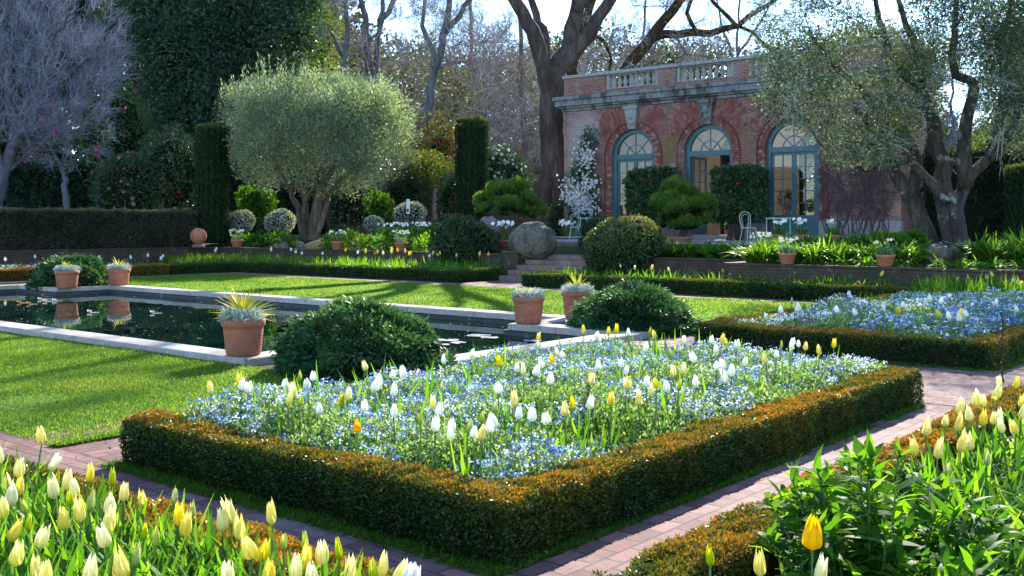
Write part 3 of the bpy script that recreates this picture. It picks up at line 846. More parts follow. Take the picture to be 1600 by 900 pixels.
# arch brickwork: two rings and the fan of radiating bricks
mb = MB()
def wedge(b, r0, r1, a0, a1, y0, y1, rr):
    pts = [(b + r * cos(a), SPR + r * sin(a)) for r, a in ((r0, a0), (r1, a0), (r1, a1), (r0, a1))]
    V = [(p[0], y0, p[1]) for p in pts] + [(p[0], y1, p[1]) for p in pts]
    mb.add(V, [(0, 1, 2, 3), (1, 0, 4, 5), (2, 1, 5, 6), (3, 2, 6, 7), (0, 3, 7, 4)], 0, rr)
for b in BAYS:
    for ri, (r0, r1, n) in enumerate(((1.035, 1.16, 44), (1.17, 1.30, 50))):
        g = .006
        for k in range(n):
            a0 = pi * k / n; a1 = pi * (k + 1) / n
            wedge(b, r0, r1, a0 + g / r0, a1 - g / r0, FY - .035, FY + .01, rng.random())
    for k in range(60):
        a0 = pi * k / 60; a1 = pi * (k + 1) / 60
        wedge(b, 1.31, 1.36, a0, a1, FY - .06, FY + .01, .05 + .1 * rng.random())
    n = 62
    for k in range(n):
        am = pi * (k + .5) / n
        if not (radians(24) < am < radians(156)) or abs(am - pi / 2) < .13: continue
        rmax = min(2.25, 1.64 / (abs(cos(am)) + 1e-6), (TOPZ - SPR - .02) / sin(am))
        r = 1.37 + (0 if k % 2 else -.11)
        while r < rmax - .04:
            ra, rb = max(r, 1.37), min(r + .22, rmax); r += .23
            if rb - ra < .05: continue
            h = pi / n / 2 * .86 * 1.0
            wedge(b, ra, rb, am - h, am + h, FY - .006, FY + .01, rng.random() * .9)
    for sgn in (-1, 1):
        z = 1.82; i = 0
        while z < SPR - .02:
            xa, xb = sorted((b + sgn * 1.035, b + sgn * 1.30)); xm = (xa + xb) / 2 + (.05 if i % 2 else -.05)
            mb.box(xa, xm - .005, FY - .035, FY + .01, z, z + .066); mb.box(xm + .005, xb, FY - .035, FY + .01, z, z + .066); z += .076; i += 1
        xa, xb = sorted((b + sgn * 1.31, b + sgn * 1.36)); mb.box(xa, xb, FY - .06, FY + .01, 1.82, SPR, r=.1)
mb.build('arch_brickwork', M_VOUS, house)
# plinth with gaps at the doors
mb = MB(); xs = [HX0 - .04]
for b in BAYS: xs += [b - RO, b + RO]
xs.append(HX1 + .04)
for i in range(0, len(xs), 2):
    w_ = xs[i + 1] - xs[i]; k = max(1, round(w_ / .95))
    for j in range(k): mb.box(xs[i] + w_ * j / k + .004, xs[i] + w_ * (j + 1) / k - .004, FY - .05, FY + .2, 1.05, 1.81, bev=.012)
for b in BAYS: mb.box(b - RO - .12, b + RO + .12, FY - .14, FY + .40, 1.06, 1.278, bev=.012)
mb.build('plinth', M_PLIN, house)
# cornice all round
mb = MB()
for (pr_, za, zb) in ((.07, 6.42, 6.54), (.17, 6.542, 6.62), (.28, 6.622, 6.86), (.36, 6.862, 7.02)):
    n = 14
    for j in range(n):
        xa = HX0 - pr_ + (HX1 - HX0 + 2 * pr_) * j / n; xb = HX0 - pr_ + (HX1 - HX0 + 2 * pr_) * (j + 1) / n
        mb.box(xa + .003, xb - .003, FY - pr_, FY + .5, za, zb, bev=.008)
    mb.box(HX0 - pr_, HX0 + .4, FY + .502, HY1 + pr_, za, zb); mb.box(HX1 - .4, HX1 + pr_, FY + .502, HY1 + pr_, za, zb)
mb.build('cornice', M_CORN, house)
# parapet
PX = [(c - 1.24, c + 1.24) for c in (-23.05, -19.75, -16.45)]
xs = [HX0] + [q for p in PX for q in p] + [HX1]
mb = MB(); mc = MB()
for i in range(0, len(xs), 2): mb.box(xs[i], xs[i + 1], FY + .02, FY + .42, 7.022, 7.80)
for (a, b) in PX: mb.box(a + .001, b - .001, FY + .06, FY + .38, 7.022, 7.20)
mb.box(HX1 - .4, HX1, FY + .42, HY1, 7.022, 7.8); mb.box(HX0, HX0 + .4, FY + .42, HY1, 7.022, 7.8)
mb.build('parapet', M_BRICK, house)
n = 12
for j in range(n):
    xa = HX0 - .06 + (HX1 - HX0 + .12) * j / n; xb = HX0 - .06 + (HX1 - HX0 + .12) * (j + 1) / n
    mc.box(xa + .003, xb - .003, FY - .05, FY + .48, 7.80, 7.93, bev=.012)
mc.box(HX1 - .45, HX1 + .06, FY + .483, HY1, 7.80, 7.93); mc.box(HX0 - .06, HX0 + .45, FY + .483, HY1, 7.80, 7.93)
mc.build('coping', M_BAL, house)
bprof = [(.05, 0), (.085, .0), (.085, .05), (.055, .07), (.05, .09), (.085, .17), (.095, .22), (.085, .28), (.055, .40), (.042, .46), (.06, .475), (.06, .495), (.045, .51), (.08, .53), (.08, .575), (.05, .575)]
mbp = MB(); mbp.lathe(bprof, (0, 0, 0), 10); proto_me = None
for (a, b) in PX:
    mb = MB(); mb.box(a + .002, b - .002, FY + .05, FY + .40, 7.202, 7.245, bev=.006); mb.box(a + .002, b - .002, FY + .06, FY + .39, 7.755, 7.798)
    mb.box(a + .003, a + .15, FY + .08, FY + .36, 7.246, 7.754); mb.box(b - .15, b - .003, FY + .08, FY + .36, 7.246, 7.754)
    bal = mb.build('balustrade', M_BAL, house)
    for k in range(8):
        x = a + .15 + (b - a - .30) * (k + .5) / 8
        if proto_me is None:
            o = mbp.build('baluster', M_BAL); proto_me = o.data; o.data.polygons.foreach_set('use_smooth', np.ones(len(o.data.polygons), bool))
        else: o = bpy.data.objects.new('baluster', proto_me); COL.objects.link(o)
        o.parent = bal; w0 = world_loc(bal); o.location = (x - w0.x, FY + .22 - w0.y, 7.2455 - w0.z); o.scale = (1, 1, .885)
# carved keystones
for b in BAYS:
    mb = MB(); V = []
    for (z, wv, dp) in ((5.50, .17, .09), (5.72, .21, .13), (5.80, .22, .17), (6.28, .27, .2), (6.30, .32, .24), (6.418, .33, .25)):
        V += [(b - wv, FY - dp, z), (b + wv, FY - dp, z), (b + wv, FY + .01, z), (b - wv, FY + .01, z)]
    F = []
    for i in range(5):
        for j in range(4): F.append((4 * i + j, 4 * i + (j + 1) % 4, 4 * i + 4 + (j + 1) % 4, 4 * i + 4 + j))
    F += [(3, 2, 1, 0), (20, 21, 22, 23)]
    mb.add(V, F, 0, .5)
    for (dx, dz, r_) in ((0, 6.05, .15), (-.1, 6.2, .07), (.1, 6.2, .07), (0, 5.93, .06), (-.13, 5.98, .07), (.13, 5.98, .07), (0, 6.22, .08), (0, 5.78, .09), (-.08, 5.72, .06), (.08, 5.72, .06)):
        ball_core(mb, (b + dx, FY - .18, dz), (r_, r_ * .6, r_ * 1.1), 0, 10, 7)
    mb.build('keystone', M_BAL if b != BAYS[1] else M_CORN, house)
# doors
def arc_band(mb, b, r0, r1, y0, y1, a0=0, a1=pi, n=26, m=0):
    A = np.linspace(a0, a1, n + 1)
    for p, q in zip(A[:-1], A[1:]):
        pts = [(b + r * cos(a), SPR + r * sin(a)) for r, a in ((r0, p), (r1, p), (r1, q), (r0, q))]
        V = [(x, y0, z) for x, z in pts] + [(x, y1, z) for x, z in pts]
        mb.add(V, [(0, 1, 2, 3), (7, 6, 5, 4), (2, 1, 5, 6), (0, 3, 7, 4)], m, .5)
def bar(mb, p, q, w_, y0, y1):
    p = np.array(p); q = np.array(q); d_ = (q - p) / np.linalg.norm(q - p); s_ = np.array([-d_[1], d_[0]]) * w_ / 2
    pts = [p - s_, q - s_, q + s_, p + s_]
    V = [(x, y0, z) for x, z in pts] + [(x, y1, z) for x, z in pts]
    mb.add(V, [(0, 1, 2, 3), (7, 6, 5, 4), (0, 4, 5, 1), (1, 5, 6, 2), (2, 6, 7, 3), (3, 7, 4, 0)], 0, .5)
def door_leaf(mb, xa, xb, y0, y1):
    st = .085
    mb.box(xa, xa + st, y0, y1, 1.30, 4.30); mb.box(xb - st, xb, y0, y1, 1.30, 4.30)
    mb.box(xa + st, xb - st, y0, y1, 4.20, 4.30); mb.box(xa + st, xb - st, y0 + .001, y1 - .001, 1.30, 1.42); mb.box(xa + st, xb - st, y0 + .001, y1 - .001, 1.92, 2.02)
    mb.box(xa + st, xb - st, y0 + .02, y1 - .01, 1.42, 1.92)
    xm = (xa + xb) / 2; mb.box(xm - .018, xm + .018, y0 + .006, y1 - .006, 2.02, 4.20)
    for k in range(1, 5):
        z = 2.02 + 2.18 * k / 5; mb.box(xa + st, xb - st, y0 + .009, y1 - .009, z - .016, z + .016)
def arched_door(b, ya, mat, leaves, label=None, name='arched_door', pane=True):
    yf = ya + .06
    mb = MB()
    arc_band(mb, b, .86, 1.028, ya, ya + .12); mb.box(b - 1.028, b - .86, ya, ya + .12, 1.28, SPR); mb.box(b + .86, b + 1.028, ya, ya + .12, 1.28, SPR)
    mb.box(b - .86, b + .86, ya - .02, ya + .10, 4.30, 4.50)
    arc_band(mb, b, .405, .44, yf, yf + .035, 0.12, pi - .12)
    for a in (pi / 4, pi / 2, 3 * pi / 4): bar(mb, (b + .05 * cos(a), SPR + .05), (b + .87 * cos(a), SPR + .87 * sin(a)), .035, yf + .003, yf + .04)
    fr = mb.build(name, mat, house, label=label)
    mb = MB()
    if 'l' in leaves: door_leaf(mb, b - .858, b - .002, yf, yf + .06)
    if 'r' in leaves: door_leaf(mb, b + .002, b + .858, yf, yf + .06)
    if mb.f: mb.build('door_leaf', mat, fr)
    if pane:
        mb = MB()
        A = [(b + .87 * cos(t), yf + .02, SPR + .87 * sin(t)) for t in np.linspace(0, pi, 25)]
        mb.add(A + [(b, yf + .02, SPR)], [(i, i + 1, 25) for i in range(24)], 0, .5)
        for k, (xa, xb) in (('l', (b - .85, b - .01)), ('r', (b + .01, b + .85))):
            if k in leaves: mb.add([(xa, yf + .03, 2.0), (xb, yf + .03, 2.0), (xb, yf + .03, 4.25), (xa, yf + .03, 4.25)], [(0, 1, 2, 3)], 0, .5)
        mb.build('glass', M_GLASS, fr)
    return fr
for b in BAYS: arched_door(b, FY + .13, M_TEAL, '' if b == BAYS[1] else 'lr', None if b != BAYS[1] else 'teal arched frame with its doors standing open')
for b in BAYS: arched_door(b, HY1 - .3, M_DARKF, 'lr', 'dark arched frame in the rear wall', pane=False)
# the opened leaf of the middle doorway folded back inside
mb = MB(); door_leaf(mb, 0, .856, 0, .06); fr = house
o = mb.build('open_door_leaf', M_TEAL); o.parent = house; o.rotation_euler = (0, 0, radians(82)); o.location = (BAYS[1] - .80 + 19.35, .32, -1.1)
# mossy hump of roofing that shows over the balustrade
mb = MB(); c, dd = on_y(1040, 37.4); ball_core(mb, (c[0], 37.4, 7.0), (1.3, 1.0, 1.35), 0, 24, 10, -.1, .1, 2)
mb.build('roof_lantern', plain('mossy_roof', (.13, .085, .025), .95, .1, 0, .6, 3, .6), house, smooth=True)
# bare climber on the right part of the facade
M_VINE = plain('bare_vine', (.085, .065, .07), .95, .1, 0, .4, 9)
t = thing('bare_climber', 'leafless climbing vine spread over the right end of the brick facade', 'climbing plant', (-14.0, FY - .1, 1.1))
mb = MB()
for k in range(26):
    x = rng.uniform(-14.9, -12.6) if k > 3 else (-14.5, -13.7, -13.3, -12.7)[k]; pts = [(x, FY - .09, 1.0)]; z = 1.0; top = rng.uniform(2.4, 5.4)
    dx = 0
    while z < top:
        z += .3; dx = dx * .6 + rng.normal() * .09; x += dx; pts.append((min(max(x, -15.05), -12.35), FY - .06 - .03 * rng.random(), z))
    mb.tube(pts, np.linspace(.035 if k < 8 else .018, .006, len(pts)), 5)
    for q in pts[4:]:
        A = np.tile(q, (6, 1)); B = A + rng.normal(size=(6, 3)) * [.35, .02, .3]; B[:, 1] = np.clip(B[:, 1], FY - .12, FY - .02)
        twigs(mb, A, B, .008, .003)
mb.build('stems', M_VINE, t)
# ------------------------------------------------------------------ box hedges
BOX = [(0, (.014, .042, .007)), (.28, (.036, .085, .010)), (.46, (.095, .120, .012)), (.62, (.23, .145, .014)), (.8, (.38, .17, .016)), (1, (.48, .25, .03))]
M_BOX = leafmat('box_leaves', BOX, .3, .38, .45, (1.35, 1.15, .5), .16, 1.6)
M_BOXC = plain('hedge_inside', (.018, .018, .008), .95, .1)
M_BOXG = leafmat('green_box_leaves', [(0, (.012, .035, .010)), (.35, (.025, .065, .012)), (.7, (.055, .11, .016)), (.9, (.13, .12, .02)), (1, (.2, .13, .02))], .3, .45, .35, (1.3, 1.3, .5), .15, 1.5)
def box_hedge(label, arms, dens, L, W, mat=None, h=.36, faces='tnsew', **kw):
    """arms are rectangles of one continuous clipped hedge"""
    cx = np.mean([.5 * (a[0] + a[1]) for a in arms]); cy = np.mean([.5 * (a[2] + a[3]) for a in arms])
    mb = MB()
    for i, a in enumerate(arms):
        hedge_box(mb, a[0], a[1], a[2], a[3], 0.0, h + (.0015 * i), dens * (a[4] if len(a) > 4 else 1), L, W, faces=faces, **kw)
    o = mb.build('box_hedge', [M_BOXC, mat or M_BOX], None)
    return tag(o, label, 'hedge')
# main bed: front arm and right arm fully leafed, the hidden arms thinner
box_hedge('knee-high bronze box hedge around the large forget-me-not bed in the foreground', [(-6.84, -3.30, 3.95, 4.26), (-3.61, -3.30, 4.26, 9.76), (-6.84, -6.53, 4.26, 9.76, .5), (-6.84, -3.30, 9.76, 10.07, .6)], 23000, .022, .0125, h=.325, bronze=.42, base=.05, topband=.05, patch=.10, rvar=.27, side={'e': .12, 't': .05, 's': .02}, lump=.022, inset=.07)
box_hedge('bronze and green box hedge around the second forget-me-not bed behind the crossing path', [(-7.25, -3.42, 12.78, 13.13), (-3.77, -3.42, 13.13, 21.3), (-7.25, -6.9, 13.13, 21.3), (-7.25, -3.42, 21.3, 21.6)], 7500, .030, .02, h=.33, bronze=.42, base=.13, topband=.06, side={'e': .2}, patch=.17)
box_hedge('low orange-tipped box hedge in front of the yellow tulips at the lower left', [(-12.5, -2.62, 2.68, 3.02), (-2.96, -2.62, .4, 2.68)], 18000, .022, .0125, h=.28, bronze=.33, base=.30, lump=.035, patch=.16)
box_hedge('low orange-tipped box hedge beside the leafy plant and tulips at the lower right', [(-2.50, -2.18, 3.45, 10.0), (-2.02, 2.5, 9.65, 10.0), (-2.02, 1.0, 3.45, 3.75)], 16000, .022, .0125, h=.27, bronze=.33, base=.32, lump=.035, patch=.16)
box_hedge('long low dark green box hedge left of the garden steps behind the far lawn', [(-31.3, -20.4, 22.25, 22.6), (-20.75, -20.4, 22.6, 24.2), (-31.3, -30.95, 19.75, 22.25)], 2600, .048, .032, M_BOXG, h=.36, bronze=.4, base=.3)
box_hedge('long low dark green box hedge right of the garden steps behind the far lawn', [(-17.85, -7.6, 22.0, 22.35), (-17.85, -17.5, 22.35, 24.0)], 2600, .048, .032, M_BOXG, h=.36, bronze=.5, base=.3)
box_hedge('low brown box hedge beyond the left end of the pool', [(-31.35, -31.0, 4, 19.6)], 2600, .048, .032, None, h=.36, bronze=.3, base=.42)

# ------------------------------------------------------------------ bed soil and forget-me-nots
mb = MB()
for q in ((-6.6, -3.6, 4.2, 9.8), (-7.0, -3.6, 13, 21.4), (-12.5, -2.8, -.5, 2.7), (-2.2, 3, 3.6, 9.8), (-37, -20.6, 22.5, 25.4), (-37, -31.2, 4, 22.5), (-17.6, -12.2, 22.2, 25.4), (-12.2, 6, 21.9, 22.9)): mb.rect(*q, .012)
structure(mb.build('bed_soil', M_SOIL), 'dark soil of the planting beds', 'soil')
M_FMNL = leafmat('forget_me_not_leaves', [(0, (.045, .10, .03)), (.5, (.12, .21, .075)), (1, (.26, .36, .17))], .5, .42, .45, (1.4, 1.35, .6))
M_FMN = leafmat('forget_me_not_petals', [(0, (.03, .085, .42)), (.3, (.07, .18, .62)), (.48, (.19, .35, .76)), (.62, (.48, .62, .86)), (.74, (.84, .88, .90)), (1, (.90, .91, .90))], .35, .6, .2, (1.1, 1.1, 1.1))
def forget_me_nots(x0, x1, y0, y1, nl, nc, h, label, fl=.0074, per=5, lsz=.035, white=None):
    P = np.stack([rng.uniform(x0, x1, nl), rng.uniform(y0, y1, nl), np.zeros(nl)], 1)
    top = h * (1 + .13 * sn(P, 1.9) + .20 * sn(P, 6.0))
    ed = np.minimum(np.minimum(P[:, 0] - x0, x1 - P[:, 0]), np.minimum(P[:, 1] - y0, y1 - P[:, 1]))
    top *= .84 + .16 * sstep(0, .2, ed)
    P[:, 2] = top * (1 - rng.random(nl) ** 1.6 * .85)
    D = rv(nl); D[:, 2] = np.abs(D[:, 2]) + .3
    mb = MB(); leaf_quads(mb, P, D, rv(nl), lsz * rng.uniform(.6, 1.4, nl), lsz * .42, 0, rng.random(nl), .12)
    C = np.stack([rng.uniform(x0, x1, nc), rng.uniform(y0, y1, nc), np.zeros(nc)], 1)
    keep = sn(C, 3.4) + sn(C, 9) * .9 > -.35; C = C[keep]; nc = len(C)
    tp = h * (1 + .13 * sn(C, 1.9) + .20 * sn(C, 6.0))
    ed = np.minimum(np.minimum(C[:, 0] - x0, x1 - C[:, 0]), np.minimum(C[:, 1] - y0, y1 - C[:, 1]))
    tp *= .84 + .16 * sstep(0, .2, ed)
    C[:, 2] = tp + rng.uniform(-.10, .06, nc)
    tone = np.clip(.60 + .22 * sn(C, 1.3) + (rng.random(nc) - .5) * .95 + (0 if white is None else white(C)), 0, 1)
    ci = np.repeat(np.arange(nc), per); n = len(ci)
    Q = C[ci] + rng.normal(size=(n, 3)) * [.016, .016, .008]
    N = rng.normal(size=(n, 3)) * .55; N[:, 2] += 1; N[:, 1] -= .35; N[:, 0] += .2
    cards(mb, Q, N, fl * rng.uniform(.7, 1.2, n), 1, np.clip(tone[ci] + (rng.random(n) - .5) * .22, 0, 1))
    return tag(mb.build('forget_me_nots', [M_FMNL, M_FMN]), label, 'forget-me-nots', kind='stuff')
forget_me_nots(-6.60, -3.54, 4.18, 9.85, 120000, 13500, .395, 'carpet of blue and white forget-me-nots in the main bed')
forget_me_nots(-6.95, -3.72, 13.1, 21.2, 66000, 11500, .39, 'blue forget-me-nots in the second bed behind the crossing path', .0105, 6, .05, lambda C: .5 * sstep(-5.9, -6.9, C[:, 0]) * sstep(17, 13, C[:, 1]))
forget_me_nots(-36.5, -31.6, 6, 18.5, 9000, 1800, .26, 'white and blue flowers under the tulips beyond the pool', .03, 5, .10, lambda C: .3 + 0 * C[:, 0])
forget_me_nots(-12.4, -3.0, 1.2, 2.5, 9000, 60, .16, 'low leaves and a few blue flowers under the yellow tulips at the lower left', .0085, 6, .04)

# ------------------------------------------------------------------ tulips
def petal_mat(name, base, mid, tip, trans=.45):
    m, nt, out = newmat(name)
    tc = nt.nodes.new('ShaderNodeTexCoord'); sx = nt.nodes.new('ShaderNodeSeparateXYZ'); lnk(nt, tc.outputs['Object'], sx.inputs[0])
    oi = nt.nodes.new('ShaderNodeObjectInfo')
    mpv = nt.nodes.new('ShaderNodeMapping'); mpv.inputs['Scale'].default_value = (1, 1, .12); lnk(nt, tc.outputs['Object'], mpv.inputs[0]); nz = noise_node(nt, 260, 4, .7, mpv.outputs[0])
    f = mth(nt, 'ADD', mth(nt, 'DIVIDE', sx.outputs[2], .095), mth(nt, 'MULTIPLY', mth(nt, 'SUBTRACT', nz, .5), .9))
    c = ramp_node(nt, f, [(0, base), (.3, mid), (1, tip)])
    hs = nt.nodes.new('ShaderNodeHueSaturation'); hs.inputs['Hue'].default_value = .5
    lnk(nt, mth(nt, 'ADD', mth(nt, 'MULTIPLY', oi.outputs['Random'], .55), .7), hs.inputs['Saturation']); lnk(nt, c, hs.inputs['Color'])
    d_ = princ(nt, hs.outputs[0], .6, .2, 0, nz, .3, .002)
    t = nt.nodes.new('ShaderNodeBsdfTranslucent'); lnk(nt, hs.outputs[0], t.inputs['Color'])
    mx = nt.nodes.new('ShaderNodeMixShader'); mx.inputs[0].default_value = trans
    lnk(nt, d_, mx.inputs[1]); lnk(nt, t.outputs[0], mx.inputs[2]); lnk(nt, mx.outputs[0], out.inputs[0]); return m
M_TUL = {
 'cream': petal_mat('cream_petals', (.50, .54, .12), (.83, .76, .28), (.88, .82, .42)),
 'yellow': petal_mat('pale_yellow_petals', (.42, .50, .06), (.80, .67, .09), (.84, .72, .15)),
 'white': petal_mat('white_petals', (.62, .68, .42), (.86, .87, .80), (.90, .90, .87)),
 'bud': petal_mat('green_bud_petals', (.20, .34, .03), (.42, .50, .06), (.62, .60, .12)),
 'gold': petal_mat('deep_yellow_petals', (.75, .55, .03), (.85, .58, .02), (.85, .52, .02)),
 'orange': petal_mat('golden_petals', (.80, .50, .03), (.88, .50, .02), (.85, .36, .01)),
}
M_TLEAF = leafmat('tulip_leaves', [(0, (.028, .10, .02)), (.4, (.06, .17, .024)), (.75, (.105, .235, .03)), (1, (.17, .29, .045))], .56, .5, .16, (1.5, 1.4, .28))
M_STEM = leafmat('tulip_stem', [(0, (.10, .20, .05)), (1, (.16, .26, .07))], .25, .45, .3)
def tulip_flower(R, Hh, openn):
    mb = MB()
    u = np.linspace(0, 1, 9); v = np.linspace(-1, 1, 6)
    rad = np.interp(u, [0, .08, .25, .45, .7, .88, 1], [.22, .7, .98, 1.0, .80 + .15 * openn, .52 + .45 * openn, .26 + .75 * openn]) * R
    hw = np.interp(u, [0, .2, .55, .8, .93, 1], [.75, 1, 1, .82, .5, .04])
    for w_ in range(2):
        for k in range(3):
            a0 = k * 2.0944 + w_ * 1.0472 + rng.normal() * .06
            A = a0 + v[None, :] * hw[:, None] * .66
            flare = rng.random() * (.05 + openn) * np.clip(u - .75, 0, 1)[:, None] * 4
            rr = rad[:, None] * (1.0 - .10 * w_ - .05 * (v[None, :] ** 2) + .05 * np.exp(-(v[None, :] / .25) ** 2)) * (1 + .05 * rng.normal()) + R * flare
            z = u[:, None] * Hh * (1 + .09 * rng.normal()) + 0 * v[None, :]
            z = z + .010 * np.sin(v[None, :] * 3 + a0) * u[:, None]
            V = np.stack([rr * np.cos(A), rr * np.sin(A), z], -1).reshape(-1, 3)
            i = np.arange(8)[:, None]; j = np.arange(5)[None, :]
            Q = np.stack([i * 6 + j, i * 6 + j + 1, (i + 1) * 6 + j + 1, (i + 1) * 6 + j], -1).reshape(-1, 4)
            mb.add(V, Q, 0, .5)
    return mb
LPROF = [.35, .8, 1.0, .95, .75, .4, .05]
FL = {}
def flower_mesh(kind, i):
    key = (kind, i)
    if key not in FL:
        R, Hh, op = {'cream': (.0255, .094, .04), 'yellow': (.025, .090, .08), 'white': (.029, .080, .03), 'bud': (.0165, .075, 0.), 'orange': (.029, .085, .02), 'gold': (.031, .082, .0)}[kind]
        op = op + ([0, .10, .03, .22, .0, .06, .32, .02][i % 8] if kind not in ('bud', 'gold') else 0)
        o = tulip_flower(R * rng.uniform(.92, 1.08), Hh * rng.uniform(.93, 1.08), op).build('flower', M_TUL[kind], smooth=True)
        FL[key] = o.data; bpy.data.objects.remove(o)
    return FL[key]
STEMS = []; LEAVES = []
for i in range(4):
    mb = MB(); lean = rng.normal(size=2) * .018
    pts = [(lean[0] * t * t, lean[1] * t * t, t) for t in np.linspace(0, 1, 6)]
    mb.tube(np.array(pts), np.linspace(.0052, .0040, 6), 6); o = mb.build('stem', M_STEM, smooth=True); STEMS.append((o.data, lean)); bpy.data.objects.remove(o)
for i in range(6):
    mb = MB(); straps(mb, np.zeros((1, 3)), np.array([[.28 + .1 * rng.random(), 0, 1.]]), [.30 * rng.uniform(.8, 1.15)], [.036 * rng.uniform(.8, 1.3)], [.10 + .4 * rng.random() * (i % 2)], 6, 0, [rng.random()], .25, LPROF)
    o = mb.build('leaf', M_TLEAF, smooth=True); LEAVES.append(o.data); bpy.data.objects.remove(o)
def link(me, parent, loc=(0, 0, 0), rz=0, sc_=None, rot=None, name=None):
    o = bpy.data.objects.new(name or me.name.split('.')[0], me); COL.objects.link(o); o.parent = parent; o.location = loc
    o.rotation_euler = rot if rot is not None else (0, 0, rz)
    if sc_ is not None: o.scale = sc_
    return o
N_TULIP = [0]
def tulip(c, hz, kind, label, group, fs=1.0, leaves=2, lsc=1.0):
    """c: foot on the ground, hz: height of the flower's base above it"""
    N_TULIP[0] += 1
    t = thing('tulip', label, 'tulip', c, group); t.rotation_euler = (0, 0, rng.random() * 6.28)
    me, lean = STEMS[rng.integers(4)]
    link(me, t, (0, 0, 0), 0, (1.15, 1.15, hz), name='stem')
    fs = fs * rng.uniform(.82, 1.08)
    link(flower_mesh(kind, rng.integers(8)), t, (lean[0] * 1.15, lean[1] * 1.15, hz - .002), 0, (fs, fs, fs * rng.uniform(.88, 1.12)), (rng.normal() * .17, rng.normal() * .17, rng.random() * 6), 'flower')
    a = rng.random() * 6.28
    for k in range(leaves):
        link(LEAVES[rng.integers(6)], t, (.006 * cos(a), .006 * sin(a), .02 + .05 * k), a, (lsc * rng.uniform(.8, 1.1),) * 3, name='leaf'); a += 2.4 + rng.random()

def head(px, py, z):
    """foot of a tulip whose flower centre is read at (px,py) and stands z high"""
    c = gp(px, py, z); return c
def place(list_, conv, zmean, zvar, labels, group_fn, hh=.09, **kw):
    for (x, y, k) in list_:
        px, py = conv(x, y); z = zmean + rng.normal() * zvar
        c = gp(px, py, z)
        c[2] = 0.01
        if kw.get('box') is not None: b = kw['box']; c[0] = min(max(c[0], b[0] + .08 * rng.random()), b[1] - .1 * rng.random()); c[1] = min(max(c[1], b[2] + .1 * rng.random()), b[3] - .1 * rng.random())
        tulip(c, z - .045 * kw.get('fs', 1.0) - .01, k, labels[k], group_fn(k), **{a: v for a, v in kw.items() if a != 'box'})
C_, Y_, W_, B_, O_ = 'cream', 'yellow', 'white', 'bud', 'orange'
conv7 = lambda x, y: (x / 2.728, 570 + y / 2.728)
LEFT = [(150,303,C_),(211,410,C_),(290,490,C_),(242,480,B_),(344,460,Y_),(355,515,C_),(445,475,B_),(525,535,Y_),(200,528,C_),(83,440,C_),(83,510,Y_),(68,560,C_),(25,608,C_),(262,655,Y_),(340,620,Y_),(174,725,C_),(65,803,C_),(505,590,C_),(460,675,C_),(443,730,C_),(620,560,Y_),(743,548,B_),(818,612,B_),(728,635,Y_),(780,690,Y_),(645,738,B_),(565,810,B_),(950,665,C_),(1005,697,Y_),(980,630,Y_),(1040,773,C_),(1107,785,Y_),(1160,632,Y_),(1212,740,B_),(1318,745,B_),(1382,797,C_),(1440,775,B_),(1295,830,Y_),(1255,865,C_),(1142,870,Y_),(508,855,Y_),(360,885,C_),(218,872,C_),(155,862,Y_),(5,390,C_),(5,505,C_),(1330,890,C_),(960,895,C_),(1690,870,C_),(1640,855,C_),(1605,865,B_),(1480,890,C_),(1725,880,W_),(1755,890,W_),(110,590,B_),(300,560,B_),(40,700,Y_),(130,650,B_),(400,585,B_),(600,700,B_)]
LL = {'cream': 'creamy white tulip among the pale tulips at the lower left', 'yellow': 'pale yellow tulip among the pale tulips at the lower left', 'bud': 'slim green-yellow tulip bud among the pale tulips at the lower left', 'white': 'white pointed tulip at the bottom edge right of the lower left bed'}
place(LEFT, conv7, .44, .025, LL, lambda k: {'cream': 'cream tulips at the lower left', 'yellow': 'yellow tulips at the lower left', 'bud': 'tulip buds at the lower left', 'white': 'white tulips at the bottom edge'}[k], fs=1.05, leaves=3)
convR = lambda x, y: (1060 + x / 2.728, 570 + y / 2.728)
RIGHT = [(1390,75,C_),(1435,75,Y_),(1357,118,C_),(1320,125,Y_),(1272,150,C_),(1303,150,C_),(1208,180,C_),(1247,208,C_),(1292,225,Y_),(1135,235,Y_),(1060,268,Y_),(1190,250,Y_),(1340,220,C_),(1370,228,C_),(1403,255,C_),(1430,258,Y_),(1450,200,C_),(1460,155,Y_),(1195,338,Y_),(1245,328,Y_),(1105,362,Y_),(1128,428,B_),(1012,350,Y_),(352,850,Y_),(597,872,C_),(130,800,B_),(1465,118,C_),(1305,390,B_),(1230,175,B_)]
RL = {'cream': 'cream tulip in the row of pale tulips at the right edge', 'yellow': 'pale yellow tulip in the lower right bed', 'bud': 'slim green tulip bud in the lower right bed'}
place(RIGHT, convR, .46, .02, RL, lambda k: {'cream': 'cream tulips at the right edge', 'yellow': 'yellow tulips in the lower right bed', 'bud': 'tulip buds in the lower right bed'}[k], fs=1.04, leaves=3)
place([(570, 725, 'gold')], convR, .52, 0, {'gold': 'golden yellow tulip in front of the big leafy plant at the lower right'}, lambda k: None, fs=1.2, leaves=2)
conv8 = lambda x, y: (530 + x / 2.728, 570 + y / 2.728)
